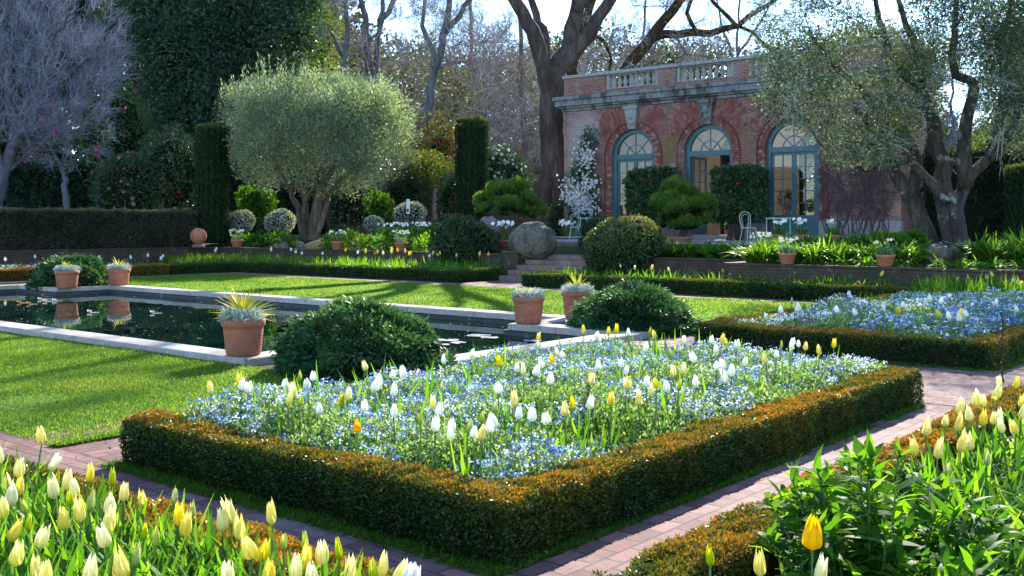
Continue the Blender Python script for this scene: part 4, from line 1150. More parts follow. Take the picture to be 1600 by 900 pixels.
MAIN = [(119,170,W_),(241,190,W_),(395,158,C_),(485,250,W_),(222,288,W_),(160,258,B_),(365,290,B_),(404,305,W_),(421,347,W_),(478,375,Y_),(728,380,W_),(747,150,Y_),(768,200,W_),(650,240,W_),(638,268,Y_),(613,218,B_),(685,92,W_),(893,55,W_),(985,158,Y_),(1025,240,W_),(1085,205,Y_),(1220,268,W_),(1302,190,W_),(1290,160,Y_),(1342,148,Y_),(1420,170,W_),(1460,95,W_),(1390,80,Y_),(1308,65,W_),(1215,75,Y_),(1220,22,W_),(1403,28,Y_),(1442,28,Y_),(1065,60,Y_),(35,120,C_),(8,150,Y_),(157,85,W_),(175,65,W_),(240,105,W_),(277,30,W_),(450,95,B_),(665,170,B_),
 (932,-160,Y_),(1034,-150,Y_),(1176,-150,Y_),(1227,-141,W_),(1094,-130,W_),(775,-126,Y_),(862,-88,W_),(566,-53,W_),(465,-26,W_),(682,-18,Y_),(970,-46,W_),(935,-53,C_),(916,-22,Y_),(870,-13,W_),(1348,-133,Y_),(1200,-13,W_),(105,2,B_)]
ML = {'white': 'white tulip standing among the forget-me-nots of the main bed', 'yellow': 'pale yellow tulip standing among the forget-me-nots of the main bed', 'cream': 'cream tulip standing among the forget-me-nots of the main bed', 'bud': 'narrow green tulip bud standing among the forget-me-nots of the main bed'}
MG = lambda k: k + ' tulips in the main bed'
place(MAIN, conv8, .55, .025, ML, MG, fs=1.0, lsc=1.15, box=(-6.45, -3.8, 4.36, 9.7))
place([(78, 255, O_)], conv8, .56, 0, {'orange': 'single orange tulip near the left front of the main bed'}, lambda k: None, fs=1.05)
conv6 = lambda x, y: (1060 + x / 2.728, 300 + y / 2.728)
place([(158,628,W_),(183,625,Y_),(213,640,Y_),(243,645,W_),(148,665,W_),(70,703,W_),(500,653,W_),(541,653,Y_),(590,625,W_),(587,672,Y_),(708,635,Y_),(467,718,Y_),(252,763,W_),(358,745,W_),(143,810,W_),(375,810,W_),(17,832,W_),(40,825,B_),(610,690,B_),(425,650,B_)], conv6, .56, .025, ML, MG, fs=1.0, lsc=1.15, box=(-6.45, -3.8, 4.36, 9.7))
conv4 = lambda x, y: (x / 2.728, 300 + y / 2.728)
place([(838,826,Y_),(917,783,Y_),(917,828,W_),(1040,830,W_),(1220,810,W_),(1253,778,B_),(1342,780,W_),(1265,845,C_),(1133,895,C_),(1055,922,B_),(1383,918,W_),(1453,888,B_)], conv4, .55, .02, ML, MG, fs=1.0, lsc=1.15, box=(-6.45, -3.8, 4.36, 9.7))
place([(727,428,W_),(327,520,W_),(357,512,W_),(520,490,W_),(875,492,W_),(960,478,W_),(1034,550,W_),(1181,537,W_),(1229,515,W_),(1258,482,W_),(1122,462,W_),(1115,517,Y_),(1130,550,Y_),(913,597,W_),(1350,465,W_),(1060,452,W_),(950,500,Y_),(566,515,W_),(485,460,B_),(1430,495,W_),(690,520,W_),(800,470,W_)], conv6, .56, .02,
      {'white': 'white tulip in the second forget-me-not bed behind the crossing path', 'yellow': 'yellow tulip in the second forget-me-not bed behind the crossing path', 'bud': 'green tulip bud in the second forget-me-not bed behind the crossing path'}, lambda k: k + ' tulips in the second bed', fs=1.25, lsc=1.15, box=(-6.9, -3.8, 13.2, 21.2))
for k in range(20):
    x, y = rng.uniform(-36.3, -31.7), rng.uniform(9, 21); tulip((x, y, .01), rng.uniform(.42, .58), 'white', 'white tulip beyond the left end of the pool', 'white tulips beyond the pool', fs=1.5, leaves=1)
for k in range(34):
    x = rng.uniform(-35, -20.9) if k > 12 else rng.uniform(-27, -21); kd = 'white' if x < -27.5 or rng.random() < .25 else ('yellow' if rng.random() < .75 else 'orange')
    tulip((x, rng.uniform(23.2, 25.1), .01), rng.uniform(.60, .78), kd, {'white': 'white tulip in the long bed under the left retaining wall', 'yellow': 'yellow tulip in the long bed under the left retaining wall', 'orange': 'golden tulip in the long bed under the left retaining wall'}[kd], kd + ' tulips under the left retaining wall', fs=1.5, leaves=1)
for (px, py, kd) in [(1494,436,Y_),(1541,433,Y_),(1551,429,Y_),(1580,439,W_),(1586,443,W_),(1543,445,Y_),(1572,443,O_),(1577,448,O_),(1597,443,O_),(1487,447,Y_),(1376,428,Y_),(1290,432,Y_),(970,415,Y_),(992,419,Y_),(1020,419,Y_),(1044,421,Y_)]:
    z = .5; c, dd = on_y(px, 22.55 if px > 1300 else 23.4); zz = zat(py, dd); c[2] = .01
    tulip(c, max(.3, zz - .06), kd, {'white': 'white tulip below the right retaining wall', 'yellow': 'yellow tulip below the right retaining wall', 'orange': 'golden tulip below the right retaining wall'}[kd], kd + ' tulips below the right retaining wall', fs=1.35, leaves=1)

for k in range(24):
    kd = ('white', 'white', 'cream', 'white', 'bud')[k % 5]; tulip((rng.uniform(-6.4, -3.8), rng.uniform(4.5, 9.6), .01), rng.uniform(.44, .54), kd, ML[kd], MG(kd), fs=1.0, lsc=1.15)
# loose leaves between the flowers: past counting
mb = MB()
def leaf_field(x0, x1, y0, y1, n, L, W, zb=.02, spread=.5, bend=.35, seg=4, lo=.1, hi=1.0, tuft=3, keep=None):
    k = n // tuft
    c = np.stack([rng.uniform(x0, x1, k), rng.uniform(y0, y1, k), np.full(k, zb)], 1)
    if keep is not None: c = c[keep(c)]
    ok, dep = visible(c, -650, 2000); c = c[ok]
    P = np.repeat(c, tuft, 0); m_ = len(P); P = P + rng.normal(size=(m_, 3)) * [.02, .02, 0]
    D = rng.normal(size=(m_, 3)) * spread; D[:, 2] = 1
    straps(mb, P, D, L * rng.uniform(.55, 1.15, m_), W * rng.uniform(.6, 1.25, m_), bend * rng.uniform(.1, 1.5, m_), seg, 0, rng.uniform(lo, hi, m_), .35, LPROF)
leaf_field(-12.4, -7.8, 0.9, 2.74, 9000, .44, .036, spread=.40)
leaf_field(-7.8, -2.98, 0.9, 2.74, 19000, .45, .036, spread=.40)
leaf_field(-2.15, 1.2, 4.9, 9.6, 5200, .40, .038, spread=.45)
leaf_field(-2.0, .2, 3.3, 4.2, 520, .30, .038, spread=.42)
leaf_field(-6.45, -3.8, 4.35, 9.7, 1500, .58, .032, spread=.28, bend=.15)
leaf_field(-6.9, -3.8, 13.2, 21.2, 1000, .60, .036, spread=.3, bend=.15)
leaf_field(-7.2, 4, 21.65, 22.8, 5200, .74, .035, spread=.3, bend=.2, seg=3)
leaf_field(-37, -20.9, 22.75, 25.3, 7500, .64, .05, spread=.35, bend=.3, seg=3)
leaf_field(-17.4, -8, 22.45, 24.6, 2600, .62, .045, spread=.45, bend=.4, seg=3, keep=lambda c: (c[:, 1] < 22.9) | (c[:, 0] < -12.3))
leaf_field(-36.5, -31.5, 6, 22, 1500, .38, .05, spread=.35, bend=.3, seg=3)
leaf_field(-12.2, -7.3, 22.42, 22.85, 900, .62, .045, spread=.4, bend=.35, seg=3)
leaf_field(-11.5, 3, 23.25, 23.5, 900, .5, .05, zb=.74, spread=.9, bend=.6, seg=4)
tag(mb.build('tulip_foliage', M_TLEAF, smooth=True), 'mass of bright green tulip leaves filling the beds', 'tulip leaves', kind='stuff')
# ------------------------------------------------------------------ terracotta
def terra(name, c, v=.22):
    m, nt, out = newmat(name)
    p = geo_pos(nt); n1 = noise_node(nt, 3.5, 6, .7, p); n2 = noise_node(nt, 30, 5, .7, p)
    a = ramp_node(nt, n1, [(.3, tuple(q * (1 - v) for q in c)), (.55, c), (.75, (c[0] * 1.05, c[1] * 1.3, c[2] * 1.5))])
    n3 = noise_node(nt, 5.5, 7, .75, p); a = mixc(nt, mth(nt, 'MULTIPLY', ramp_node(nt, n3, [(.56, (0, 0, 0)), (.70, (1, 1, 1))]), .55), a, (.42, .33, .28))
    a = mixc(nt, mth(nt, 'MULTIPLY', ramp_node(nt, n2, [(.45, (0, 0, 0)), (.7, (1, 1, 1))]), .35), a, tuple(q * .6 for q in c))
    lnk(nt, princ(nt, a, .82, .2, 0, n2, .25, .006), out.inputs[0]); return m
M_TERRA = terra('terracotta', (.38, .135, .075)); M_TERRA2 = terra('small_terracotta', (.42, .16, .085))
M_SILV = leafmat('silver_leaves', [(0, (.22, .27, .24)), (.5, (.40, .46, .43)), (1, (.58, .62, .60))], .2, .7, .2, (1.1, 1.1, .9))
M_YUC = leafmat('yucca_leaves', [(0, (.16, .22, .03)), (.5, (.42, .42, .05)), (1, (.62, .58, .12))], .4, .45, .4, (1.3, 1.15, .5))
M_GRN = leafmat('mid_green_leaves', [(0, (.03, .08, .02)), (.5, (.06, .15, .03)), (1, (.11, .22, .05))], .42, .45, .35)
M_BLUEG = leafmat('daffodil_leaves', [(0, (.05, .12, .06)), (.5, (.10, .20, .10)), (1, (.18, .29, .15))], .4, .45, .35, (1.2, 1.2, .6))
def pot_prof(R, h):
    return [(0, .0), (R * .70, .0), (R * .76, .015), (R * .80, h * .12), (R * .90, h * .72), (R * .915, h * .80), (R * .97, h * .82), (R * 1.0, h * .86), (R * 1.0, h * .97), (R * .975, h), (R * .91, h), (R * .90, h * .90), (0, h * .89)]
def big_pot(c, label, R, h, yucca, silver, green=0, yl=.34):
    t = thing('potted_plant', label, 'potted plant', c)
    mb = MB(); mb.lathe(pot_prof(R, h), c, 40)
    # throwing rings
    for k in range(7):
        z = h * (.16 + .085 * k); r_ = R * np.interp(z / h, [.12, .72], [.80, .90]); mb.lathe([(r_ + .001, z - .006), (r_ + .0035, z), (r_ + .001, z + .006)], c, 40)
    mb.build('pot', M_TERRA, t, smooth=True)
    top = np.array(c) + [0, 0, h * .9]
    mb = MB(); mb.lathe([(R * .9, 0), (0, .02)], top, 24); mb.build('soil', M_SOIL, t)
    if silver:
        mb = MB()
        for k in range(silver):
            a = 2 * pi * k / silver + rng.random() * .5; q = top + [R * .62 * cos(a), R * .62 * sin(a), .06]
            foliage(mb, q[None], 190, R * .38, .075, .022, 0, q - [0, 0, .1], .8, .35, .5, .4)
        mb.build('silver_foliage', M_SILV, t)
    if yucca:
        mb = MB(); n = yucca; a = rng.random(n) * 6.28; el = rng.uniform(-.15, 1.2, n)
        D = np.stack([np.cos(a) * np.cos(el), np.sin(a) * np.cos(el), np.sin(el)], 1)
        straps(mb, np.tile(top + [0, 0, .10], (n, 1)), D, yl * rng.uniform(.75, 1.1, n), .026, .06, 3, 0, rng.random(n), .3, [.7, 1, .8, .5, .04]); mb.build('spiky_leaves', M_YUC, t)
    if green:
        mb = MB(); q = top + rng.normal(size=(green, 3)) * [R * .35, R * .35, .02] + [0, 0, .05]
        foliage(mb, q, 120, .10, .05, .02, 0, top - [0, 0, .2], .6, .3, .6, .3); mb.build('green_foliage', M_YUC, t)
    return t
big_pot((-10.66, 7.76, .10), 'large terracotta pot with spiky yellow yucca and silver leaves on the near pool corner', .265, .44, 110, 7, 0, .44)
big_pot((-10.5, 13.13, .10), 'large terracotta pot with small grey succulents on the pool corner left of the right mound', .262, .44, 0, 5, 3)
big_pot((-10.53, 14.5, .10), 'terracotta pot with yellow spikes and silver leaves partly hidden by the right juniper mound', .27, .45, 34, 6)
big_pot((-25.32, 13.13, .10), 'terracotta pot with silver and yellow plants in front of the far juniper mound', .30, .43, 24, 7, 0, .26)
big_pot((-25.35, 14.55, .10), 'terracotta pot with arching grey-green plants right of the far juniper mound', .30, .43, 30, 6, 0, .33)
M_NARC = plain('narcissus_white', (.84, .84, .76), .5, .3); M_NARY = plain('narcissus_cream', (.80, .76, .50), .5, .3)
BLOOM = {}
def bloom_mesh(mat, star):
    key = (mat.name, star)
    if key not in BLOOM:
        mb = MB(); n = 6 if star else 9
        a = np.arange(n) * (2 * pi / 6 if star else 2.4); el = np.full(n, .15) if star else np.linspace(.1, 1.1, n)
        D = np.stack([np.cos(a) * np.cos(el), np.sin(a) * np.cos(el), np.sin(el)], 1)
        leaf_quads(mb, np.zeros((n, 3)), D, np.tile([0, 0, 1.], (n, 1)), 1.0, .75, 0, rng.random(n), -.12)
        if star: cards(mb, np.array([[0, 0, .16]]), np.array([[0, 0, 1.]]), .28, 0, .9)
        o = mb.build('flower', mat); BLOOM[key] = o.data; bpy.data.objects.remove(o)
    return BLOOM[key]
def blooms(t, P, N, R, mat, star=False, limit=100):
    """every flower a part of its own; past the limit the rest is one mass"""
    n = len(P); R = np.broadcast_to(R, (n,)); w0 = np.array(world_loc(t)); me = bloom_mesh(mat, star)
    for i in range(min(n, limit)):
        q = Vector(N[i]).to_track_quat('Z', 'Y'); o = link(me, t, P[i] - w0, 0, (float(R[i]),) * 3, q.to_euler(), 'flower')
    if n > limit:
        mb = MB(); cards(mb, P[limit:], N[limit:], R[limit:] * .8, 0); cards(mb, P[limit:] + N[limit:] * R[limit:, None] * .3, N[limit:] + rv(n - limit) * .4, R[limit:] * .5, 0)
        mb.build('blossom_mass', mat, t)['kind'] = 'stuff'
def flower_heads(t, P, R, mat=None):
    n = len(P); N = rng.normal(size=(n, 3)) * .6; N[:, 2] += .35; N[:, 1] -= .9; blooms(t, P, unit(N), R * 1.25, mat or M_NARC, True)
def small_pot(c, label, group, R, h, lh, n=90, fl=16, fr=.032, mat=None, fm=None, bare=False):
    t = thing('potted_narcissus', label, 'potted flowers', c, group)
    if not bare:
        mb = MB(); mb.lathe([(0, 0), (R * .68, 0), (R * .72, .01), (R * .95, h * .78), (R, h * .8), (R * 1.02, h), (R * .93, h), (R * .92, h * .9), (0, h * .88)], c, 28); mb.build('pot', M_TERRA2, t, smooth=True)
    mb = MB(); q = np.array(c) + [0, 0, h * .85]; strap_clump(mb, q, n, lh, .022, .42, .35, R * .75, 0, 3, .1, .95); mb.build('leaves', mat or M_BLUEG, t)
    if fl:
        a = rng.random(fl) * 6.28; rr = R * 1.25 * np.sqrt(rng.random(fl))
        P = q + np.stack([rr * np.cos(a), rr * np.sin(a), lh * rng.uniform(.8, 1.12, fl)], 1); flower_heads(t, P, fr, fm)
    return t
GP = 'terracotta pots along the retaining walls'
for px, py, z, lab, n, fl in [(1227, 412.5, .762, 'terracotta pot of pale daffodils on the right wall, left of its pair', 120, 22), (1375, 417, .762, 'terracotta pot of budding daffodils on the right wall beside the old olive trunks', 120, 10)]:
    c = gp(px, py, z); c[1] = 23.1; big = c; small_pot(c, lab, GP, .205, .26, .36, n, fl, .034, None, M_NARY)
for px, lab in [(370, 'small terracotta daffodil pot on the left wall nearest the tall yew column'), (527, 'small terracotta daffodil pot on the left wall right of the rounded olive'), (627, 'small terracotta daffodil pot on the left wall nearest the dark round shrub')]:
    c, dd = on_y(px, 25.62, .765); small_pot(c, lab, GP, .24, .30, .42, 110, 26, .04, None, M_NARY)
for px, lab in [(1217, 'pot of white narcissus on the terrace below the wire table'), (1252, 'terracotta pot of white narcissus on the terrace before the right door'), (1303, 'terracotta pot of white narcissus on the terrace before the stone plinth')]:
    c, dd = on_y(px, 29.05, 1.118); small_pot(c, lab, 'white narcissus pots on the terrace', .18, .27, .46, 80, 13, .05, M_GRN)
c = at(1190, 26.3, .9); small_pot(c, 'clump of pale daffodils behind the left pot on the right wall', None, .22, .1, .46, 130, 24, .036, None, M_NARY, True)
for px, dd, lab in [(706, 39, 'white narcissus clump behind the dark round shrub'), (787, 36, 'white narcissus in a bowl between the two boulders'), (888, 41, 'white flowers at the foot of the big oak right of the boulder')]:
    c = at(px, dd, 1.1); c[2] = float(ground_z(c[0], c[1])); small_pot(c, lab, None, .3, .25 if px == 787 else .1, .6, 90, 16, .07, M_GRN, None, px != 787)

# ------------------------------------------------------------------ juniper mounds
M_JUN = leafmat('juniper_sprays', [(0, (.014, .045, .022)), (.4, (.036, .095, .038)), (.75, (.08, .16, .055)), (1, (.15, .23, .08))], .28, .5, .3, (1.2, 1.3, .5))
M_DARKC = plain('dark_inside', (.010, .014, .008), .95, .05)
def mound(c, rx, ry, h, n, L, label):
    t = thing('juniper_mound', label, 'shrub', c)
    mb = MB(); ball_core(mb, c, (rx * .9, ry * .9, h * .88), 0, 30, 14, -.05, .10, 3.2); mb.build('dark_core', M_DARKC, t)  # solid near-black core added to close the gaps behind the sprays
    mb = MB(); D = rv(int(n * 2.2)); D = D[D[:, 2] > -.02][:n]; m_ = len(D)
    S = D * np.array([rx, ry, h]); R = 1 + .08 * sn(D * 3.2 + np.asarray(c), 1) + .06 * sn(D * 9 + np.asarray(c), 1)
    # sprays hang in overlapping tongues
    tongue = np.abs(np.sin(8 * D[:, 2] + 2.2 * sn(D * 4.0, 1.3))) ** .6
    P = np.asarray(c) + S * (R * (.90 + .13 * tongue) - rng.random(m_) ** 2 * .10 + .13 * (rng.random(m_) < .07) * rng.random(m_))[:, None]
    N = unit(D / np.array([rx, ry, h])); dn = np.cross(np.cross(N, [0, 0, -1.]), N)
    Dl = N * .75 + unit(dn) * .45 + rv(m_) * .55; Dl[:, 2] += .1
    leaf_quads(mb, P, Dl, N + rv(m_) * .6, L * rng.uniform(.6, 1.3, m_), L * .38, 0, np.clip(.12 + .5 * tongue + .2 * sn(P, 5) + (rng.random(m_) - .5) * .4, 0, 1), .1)
    # sprawling skirt
    k = n // 7; a = rng.random(k) * 6.28; q = rng.uniform(.85, 1.12, k)
    P = np.asarray(c) + np.stack([rx * q * np.cos(a), ry * q * np.sin(a), rng.uniform(.02, .16, k)], 1)
    leaf_quads(mb, P, np.stack([np.cos(a), np.sin(a), .3 * rng.random(k)], 1) + rv(k) * .5, rv(k), L * 1.1, L * .4, 0, rng.random(k) * .7, .1)
    mb.build('foliage', M_JUN, t)
mound((-9.05, 8.3, 0), .92, .86, .76, 30000, .075, 'dark juniper mound beside the big potted yucca at the near pool corner')
mound((-9.06, 14.0, 0), .94, .9, .68, 26000, .075, 'dense green juniper mound behind the two right pots at the pool end')
mound((-26.6, 13.95, 0), .98, .95, .80, 12000, .11, 'juniper mound behind the two far left pots across the pool')

# ------------------------------------------------------------------ shrubs near the steps
M_SHR = leafmat('laurel_leaves', [(0, (.020, .045, .016)), (.45, (.045, .085, .025)), (.75, (.10, .15, .04)), (.92, (.25, .24, .08)), (1, (.32, .20, .10))], .3, .4, .45)
def simple_shrub(name, label, cat, c, rad, n, L, W, mat, group=None, zmin=-.6, **kw):
    c = np.asarray(c, float)
    foot = (c[0], c[1], c[2] + rad[2] * zmin)
    t = thing(name, label, cat, foot, group)
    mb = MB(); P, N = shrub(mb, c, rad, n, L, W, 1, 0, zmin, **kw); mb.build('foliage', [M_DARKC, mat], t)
    return t, P, N
def blossoms(t, P, N, n, R, mat, name='flowers', out=.05):
    i = rng.choice(len(P), n, replace=False)
    blooms(t, P[i] + N[i] * out, unit(N[i] + rv(n) * .5), R * rng.uniform(.8, 1.3, n), mat)
simple_shrub('round_shrub', 'dark dense round shrub left of the garden steps', 'shrub', at(724, 34.6, 1.05), (1.12, 1.05, .86), 7500, .12, .05, M_SHR, zmin=-.8, base=.30, lump=.10)
simple_shrub('round_shrub', 'large round shrub with its top leaves coloured as sunlit right of the garden steps', 'shrub', at(978, 30.4, 1.0), (1.16, 1.1, .82), 9000, .11, .05, M_SHR, zmin=-.8, base=.42, topw=.28, lump=.10)  # sunlight on the shrub's top is put into the leaf colour
simple_shrub('clipped_ball', 'smooth clipped dark green ball behind the large round shrub with sunlit-coloured top', 'shrub', at(938, 33.5, 1.25), (.72, .7, .68), 5000, .06, .025, M_BOXG, zmin=-.7, base=.15, lump=.02)
def rock(name, label, c, rad, mat, crack=.12):
    mb = MB(); n, k = 72, 40; th = np.linspace(pi / 2, -1.0, k); a = np.arange(n) * 2 * pi / n
    D = np.stack([np.cos(th)[:, None] * np.cos(a), np.cos(th)[:, None] * np.sin(a), np.sin(th)[:, None] * np.ones(n)], -1)
    q = np.abs(sn(D * 2.6 + np.asarray(c), 1.0)); f = 1 + .055 * sn(D * 2 + 5, 1) - crack * np.exp(-(q / .16) ** 2) + .03 * sn(D * 11, 1) + .015 * rng.normal(size=D.shape[:2])
    V = np.asarray(c) + D * np.asarray(rad) * f[..., None]
    i = np.arange(k - 1)[:, None]; j = np.arange(n)[None, :]; j2 = (j + 1) % n
    mb.add(V.reshape(-1, 3), np.stack([i * n + j, (i + 1) * n + j, (i + 1) * n + j2, i * n + j2], -1).reshape(-1, 4), 0, .5)
    return tag(mb.build(name, mat, smooth=True), label, 'boulder')
M_ROCK = stone_mat('grey_rock', (.062, .055, .043), (.185, .165, .13), (.05, .052, .04), .5, 3.2); M_ROCK2 = stone_mat('tan_rock', (.13, .10, .085), (.23, .185, .15), (.07, .055, .045), .55, 3.5)
rock('boulder', 'big grey cracked round boulder left of the garden steps', at(831, 32.6, 1.15), (.76, .70, .64), M_ROCK, .10)
rock('boulder', 'smaller tan boulder under the cloud-pruned pine', at(762, 36.5, 1.45), (.46, .44, .55), M_ROCK2, .05)
for px, dd, r_, lab in [(1462, 24.6, .26, 'brown rock at the foot of the old olive'), (1424, 25.2, .17, 'small rock between the pot and the old olive'), (1502, 24.9, .2, 'brown rock right of the old olive trunk'), (440, 41.4, .24, 'low brown rock left of the rounded olive trunk'), (467, 41.8, .2, 'brown rock below the rounded olive trunk')]:
    c = at(px, dd, 0); c[2] = float(ground_z(c[0], c[1])) + r_ * .3; rock('rock', lab, c, (r_ * 1.3, r_, r_ * .85), M_ROCK2, .08)

# ------------------------------------------------------------------ leafy clumps on the upper borders
M_AGA = leafmat('strap_leaves', [(0, (.02, .07, .015)), (.45, (.045, .14, .02)), (.8, (.10, .23, .03)), (1, (.20, .32, .04))], .55, .5, .18, (1.6, 1.4, .25))
LIST = [(1046, 30.4, .5), (1062, 30.0, .5), (1080, 29.8, .5), (1098, 29.9, .55), (1115, 29.3, .5), (1133, 29.0, .5), (1152, 28.8, .55), (1168, 27.0, .5), (1222, 27.0, .5), (1260, 27.0, .5), (1300, 26.6, .5), (1338, 26.4, .5), (1362, 26.2, .5), (1180, 25.7, .6), (1198, 25.4, .6), (1207, 25.9, .55), (1247, 25.4, .6), (1272, 24.9, .62), (1290, 25.3, .6), (1310, 24.8, .6), (1330, 25.1, .5), (1350, 24.6, .55), (1398, 24.4, .6), (1420, 24.0, .6), (1530, 23.7, .62), (1556, 23.2, .6), (1587, 22.9, .66), (1605, 23.6, .6), (1640, 22.8, .6)]
for k, (px, dd, L) in enumerate(LIST):
    c = at(px, dd, 0); c[2] = float(ground_z(c[0], c[1])); mb = MB()
    strap_clump(mb, c, 170, L * 1.3, .05, .85, .5, .2, 0, 4, .05, 1.0)
    o = mb.build('strap_leaf_clump', M_AGA, thing('leafy_clump', 'glossy strap-leaved clump on the right terrace border', 'plant', c, 'strap-leaved clumps on the right border'))
for px, dd in [(1405, 25.4), (1380, 25.8), (1428, 25.6)]:
    c = at(px, dd, 0); c[2] = float(ground_z(c[0], c[1]))
    simple_shrub('leafy_plant', 'bright lime-green leafy plant left of the old olive trunk', 'plant', c + [0, 0, .22], (.27, .25, .26), 700, .11, .06, M_AGA, 'lime-green plants beside the old olive', -.8, base=.75, rvar=.25)
for k in range(30):
    px = 350 + k * 11.3 + rng.normal() * 5; 
    if 455 < px < 505: continue
    c, dd = on_y(px, 26.1 + rng.random() * 1.4, 0); c[2] = float(ground_z(c[0], c[1])); mb = MB(); lime = px > 505
    n = 80; foliage(mb, c[None] + [[0, 0, .22]], 170, .42, .17, .07, 0, c - [0, 0, .5], .7, .4, .62 if lime else .4, .35)
    mb.build('leaves', M_AGA, thing('leafy_clump', 'bright lime leafy clump along the left retaining wall' if lime else 'green leafy clump below the rounded olive', 'plant', c, 'lime clumps on the left border' if lime else 'green clumps below the rounded olive'))
# upper lawn strip behind the left border
xs = np.linspace(-38, -21, 12); mb = MB()
for a, b in zip(xs[:-1], xs[1:]): mb.add([(a, 28.0, float(ground_z(a, 28.0)) + .008), (b, 28.0, float(ground_z(b, 28.0)) + .008), (b, 33.5, 1.108), (a, 33.5, 1.108)], [(0, 1, 2, 3)], 0, .5)
structure(mb.build('upper_lawn', M_LAWN), 'small sunlit lawn between the left border and the old wall', 'lawn')

# ------------------------------------------------------------------ big leafy plant at the lower right
M_PEO = leafmat('broad_leaves', [(0, (.022, .09, .014)), (.5, (.055, .165, .018)), (1, (.13, .28, .03))], .62, .55, .12, (1.7, 1.45, .2))
def leafy_bush(c, label, stems, spread, Hh, L):
    t = thing('leafy_plant', label, 'plant', c); ms = MB(); ml = MB()
    for k in range(stems):
        a = rng.random() * 6.28; q = spread * sqrt(rng.random()); h = Hh * rng.uniform(.6, 1.05) * (1 - .35 * (q / spread) ** 2)
        b = np.array(c) + [q * .55 * cos(a), q * .55 * sin(a), 0]; tp = np.array(c) + [q * cos(a), q * sin(a), h]
        ms.tube(np.array([b, .5 * b + .5 * tp + [0, 0, .06], tp]), [.008, .006, .004], 5)
        n = 26; f = rng.uniform(.25, 1, n) ** .7; P = b + (tp - b) * f[:, None]
        az = rng.random(n) * 6.28; el = rng.uniform(-.1, .9, n) + .5 * (f > .9)
        D = np.stack([np.cos(az) * np.cos(el), np.sin(az) * np.cos(el), np.sin(el)], 1)
        straps(ml, P, D, L * rng.uniform(.6, 1.15, n), L * .27 * rng.uniform(.8, 1.2, n), .55 * rng.random(n), 5, 0, rng.random(n), .45, [.25, .8, 1, .75, .35, .03])
    ms.build('stems', M_STEM, t); ml.build('leaves', M_PEO, t, smooth=True)
leafy_bush((-1.66, 4.42, .01), 'big dark green plant with broad pointed leaves at the lower right', 80, .52, .68, .135)
leafy_bush((-1.05, 4.05, .01), 'second broad-leaved green plant at the bottom right corner', 46, .42, .52, .135)
leafy_bush((-1.95, 5.2, .01), 'upright willowy green plant leaning over the orange-tipped hedge', 24, .28, .60, .11)
# garden stake
mb = MB(); c = gp(1566, 602, .27); c[2] = 0.01
pts = np.array([c + [0.008 * sin(k * 1.9), .008 * cos(k * 1.9), .075 * k] for k in range(13)]); mb.tube(pts, .006, 5)
for p_ in pts[2:]: ball_core(mb, p_, (.012, .012, .014), 0, 8, 6)
tag(mb.build('garden_stake', M_DARKF), 'thin black beaded garden stake beside the tulips at the right edge', 'garden stake')
# ------------------------------------------------------------------ tree materials
M_OLB = bark('olive_bark', (.035, .03, .028), (.16, .135, .115), (.32, .35, .30), 9, .55)
M_OLBW = bark('warm_olive_bark', (.06, .042, .03), (.26, .20, .14), None, 7)
M_OAKB = bark('oak_bark', (.038, .029, .026), (.15, .115, .10), (.10, .095, .04), 5, .60)
M_MOSSB = bark('mossy_bark', (.022, .016, .012), (.07, .05, .035), (.14, .10, .015), 4, .52)
M_GREYB = bark('grey_bark', (.08, .083, .095), (.19, .20, .22), (.22, .24, .22), 5, .6)
M_LILB = bark('lilac_bark', (.07, .068, .085), (.17, .165, .20), (.26, .29, .29), 6, .58)
M_REDB = bark('redwood_bark', (.13, .085, .085), (.29, .20, .20), None, 6)
M_OLIVE = leafmat('olive_leaves', [(0, (.07, .09, .055)), (.4, (.155, .195, .13)), (.75, (.27, .33, .235)), (1, (.42, .47, .37))], .45, .42, .45, (1.35, 1.45, .6), .12, .8)
M_OLIVE2 = leafmat('old_olive_leaves', [(0, (.026, .046, .028)), (.4, (.07, .10, .058)), (.75, (.15, .185, .115)), (1, (.34, .38, .30))], .40, .6, .15, (1.15, 1.22, .7), .12, .8)
M_EVG = leafmat('evergreen_leaves', [(0, (.018, .048, .038)), (.45, (.045, .10, .07)), (.8, (.085, .155, .085)), (1, (.14, .20, .07))], .35, .45, .3, (1.6, 1.5, .4), .15, .25)
M_WOOD = leafmat('woodland_leaves', [(0, (.012, .016, .010)), (.38, (.042, .046, .022)), (.65, (.105, .125, .05)), (.9, (.175, .175, .085)), (1, (.23, .19, .13))], .40, .6, .2, (1.1, 1.25, .6), .35, .16)
M_TWIG = leafmat('bare_twigs', [(0, (.12, .10, .095)), (.5, (.29, .25, .235)), (1, (.50, .44, .40))], 0, .9, .1)
M_LTWIG = leafmat('lilac_twigs', [(0, (.11, .108, .14)), (.5, (.21, .205, .26)), (1, (.34, .335, .39))], 0, .9, .1)
M_LIT = leafmat('sunny_leaves', [(0, (.05, .08, .02)), (.5, (.11, .16, .03)), (1, (.22, .25, .06))], .5, .5, .3, (1.5, 1.4, .4))  # yellow-green of sunlit foliage put into the leaf colour

def pp(px, py, dep):
    return at(px, dep, zat(py, dep))
def path(L, dep, dd=0.0):
    n = len(L); return np.array([pp(x, y, dep + dd * i / max(1, n - 1)) for i, (x, y) in enumerate(L)])
def ctr(fx, fy, fd):
    return np.array([pp(x, y, d_) for x, y, d_ in zip(fx, fy, fd)])

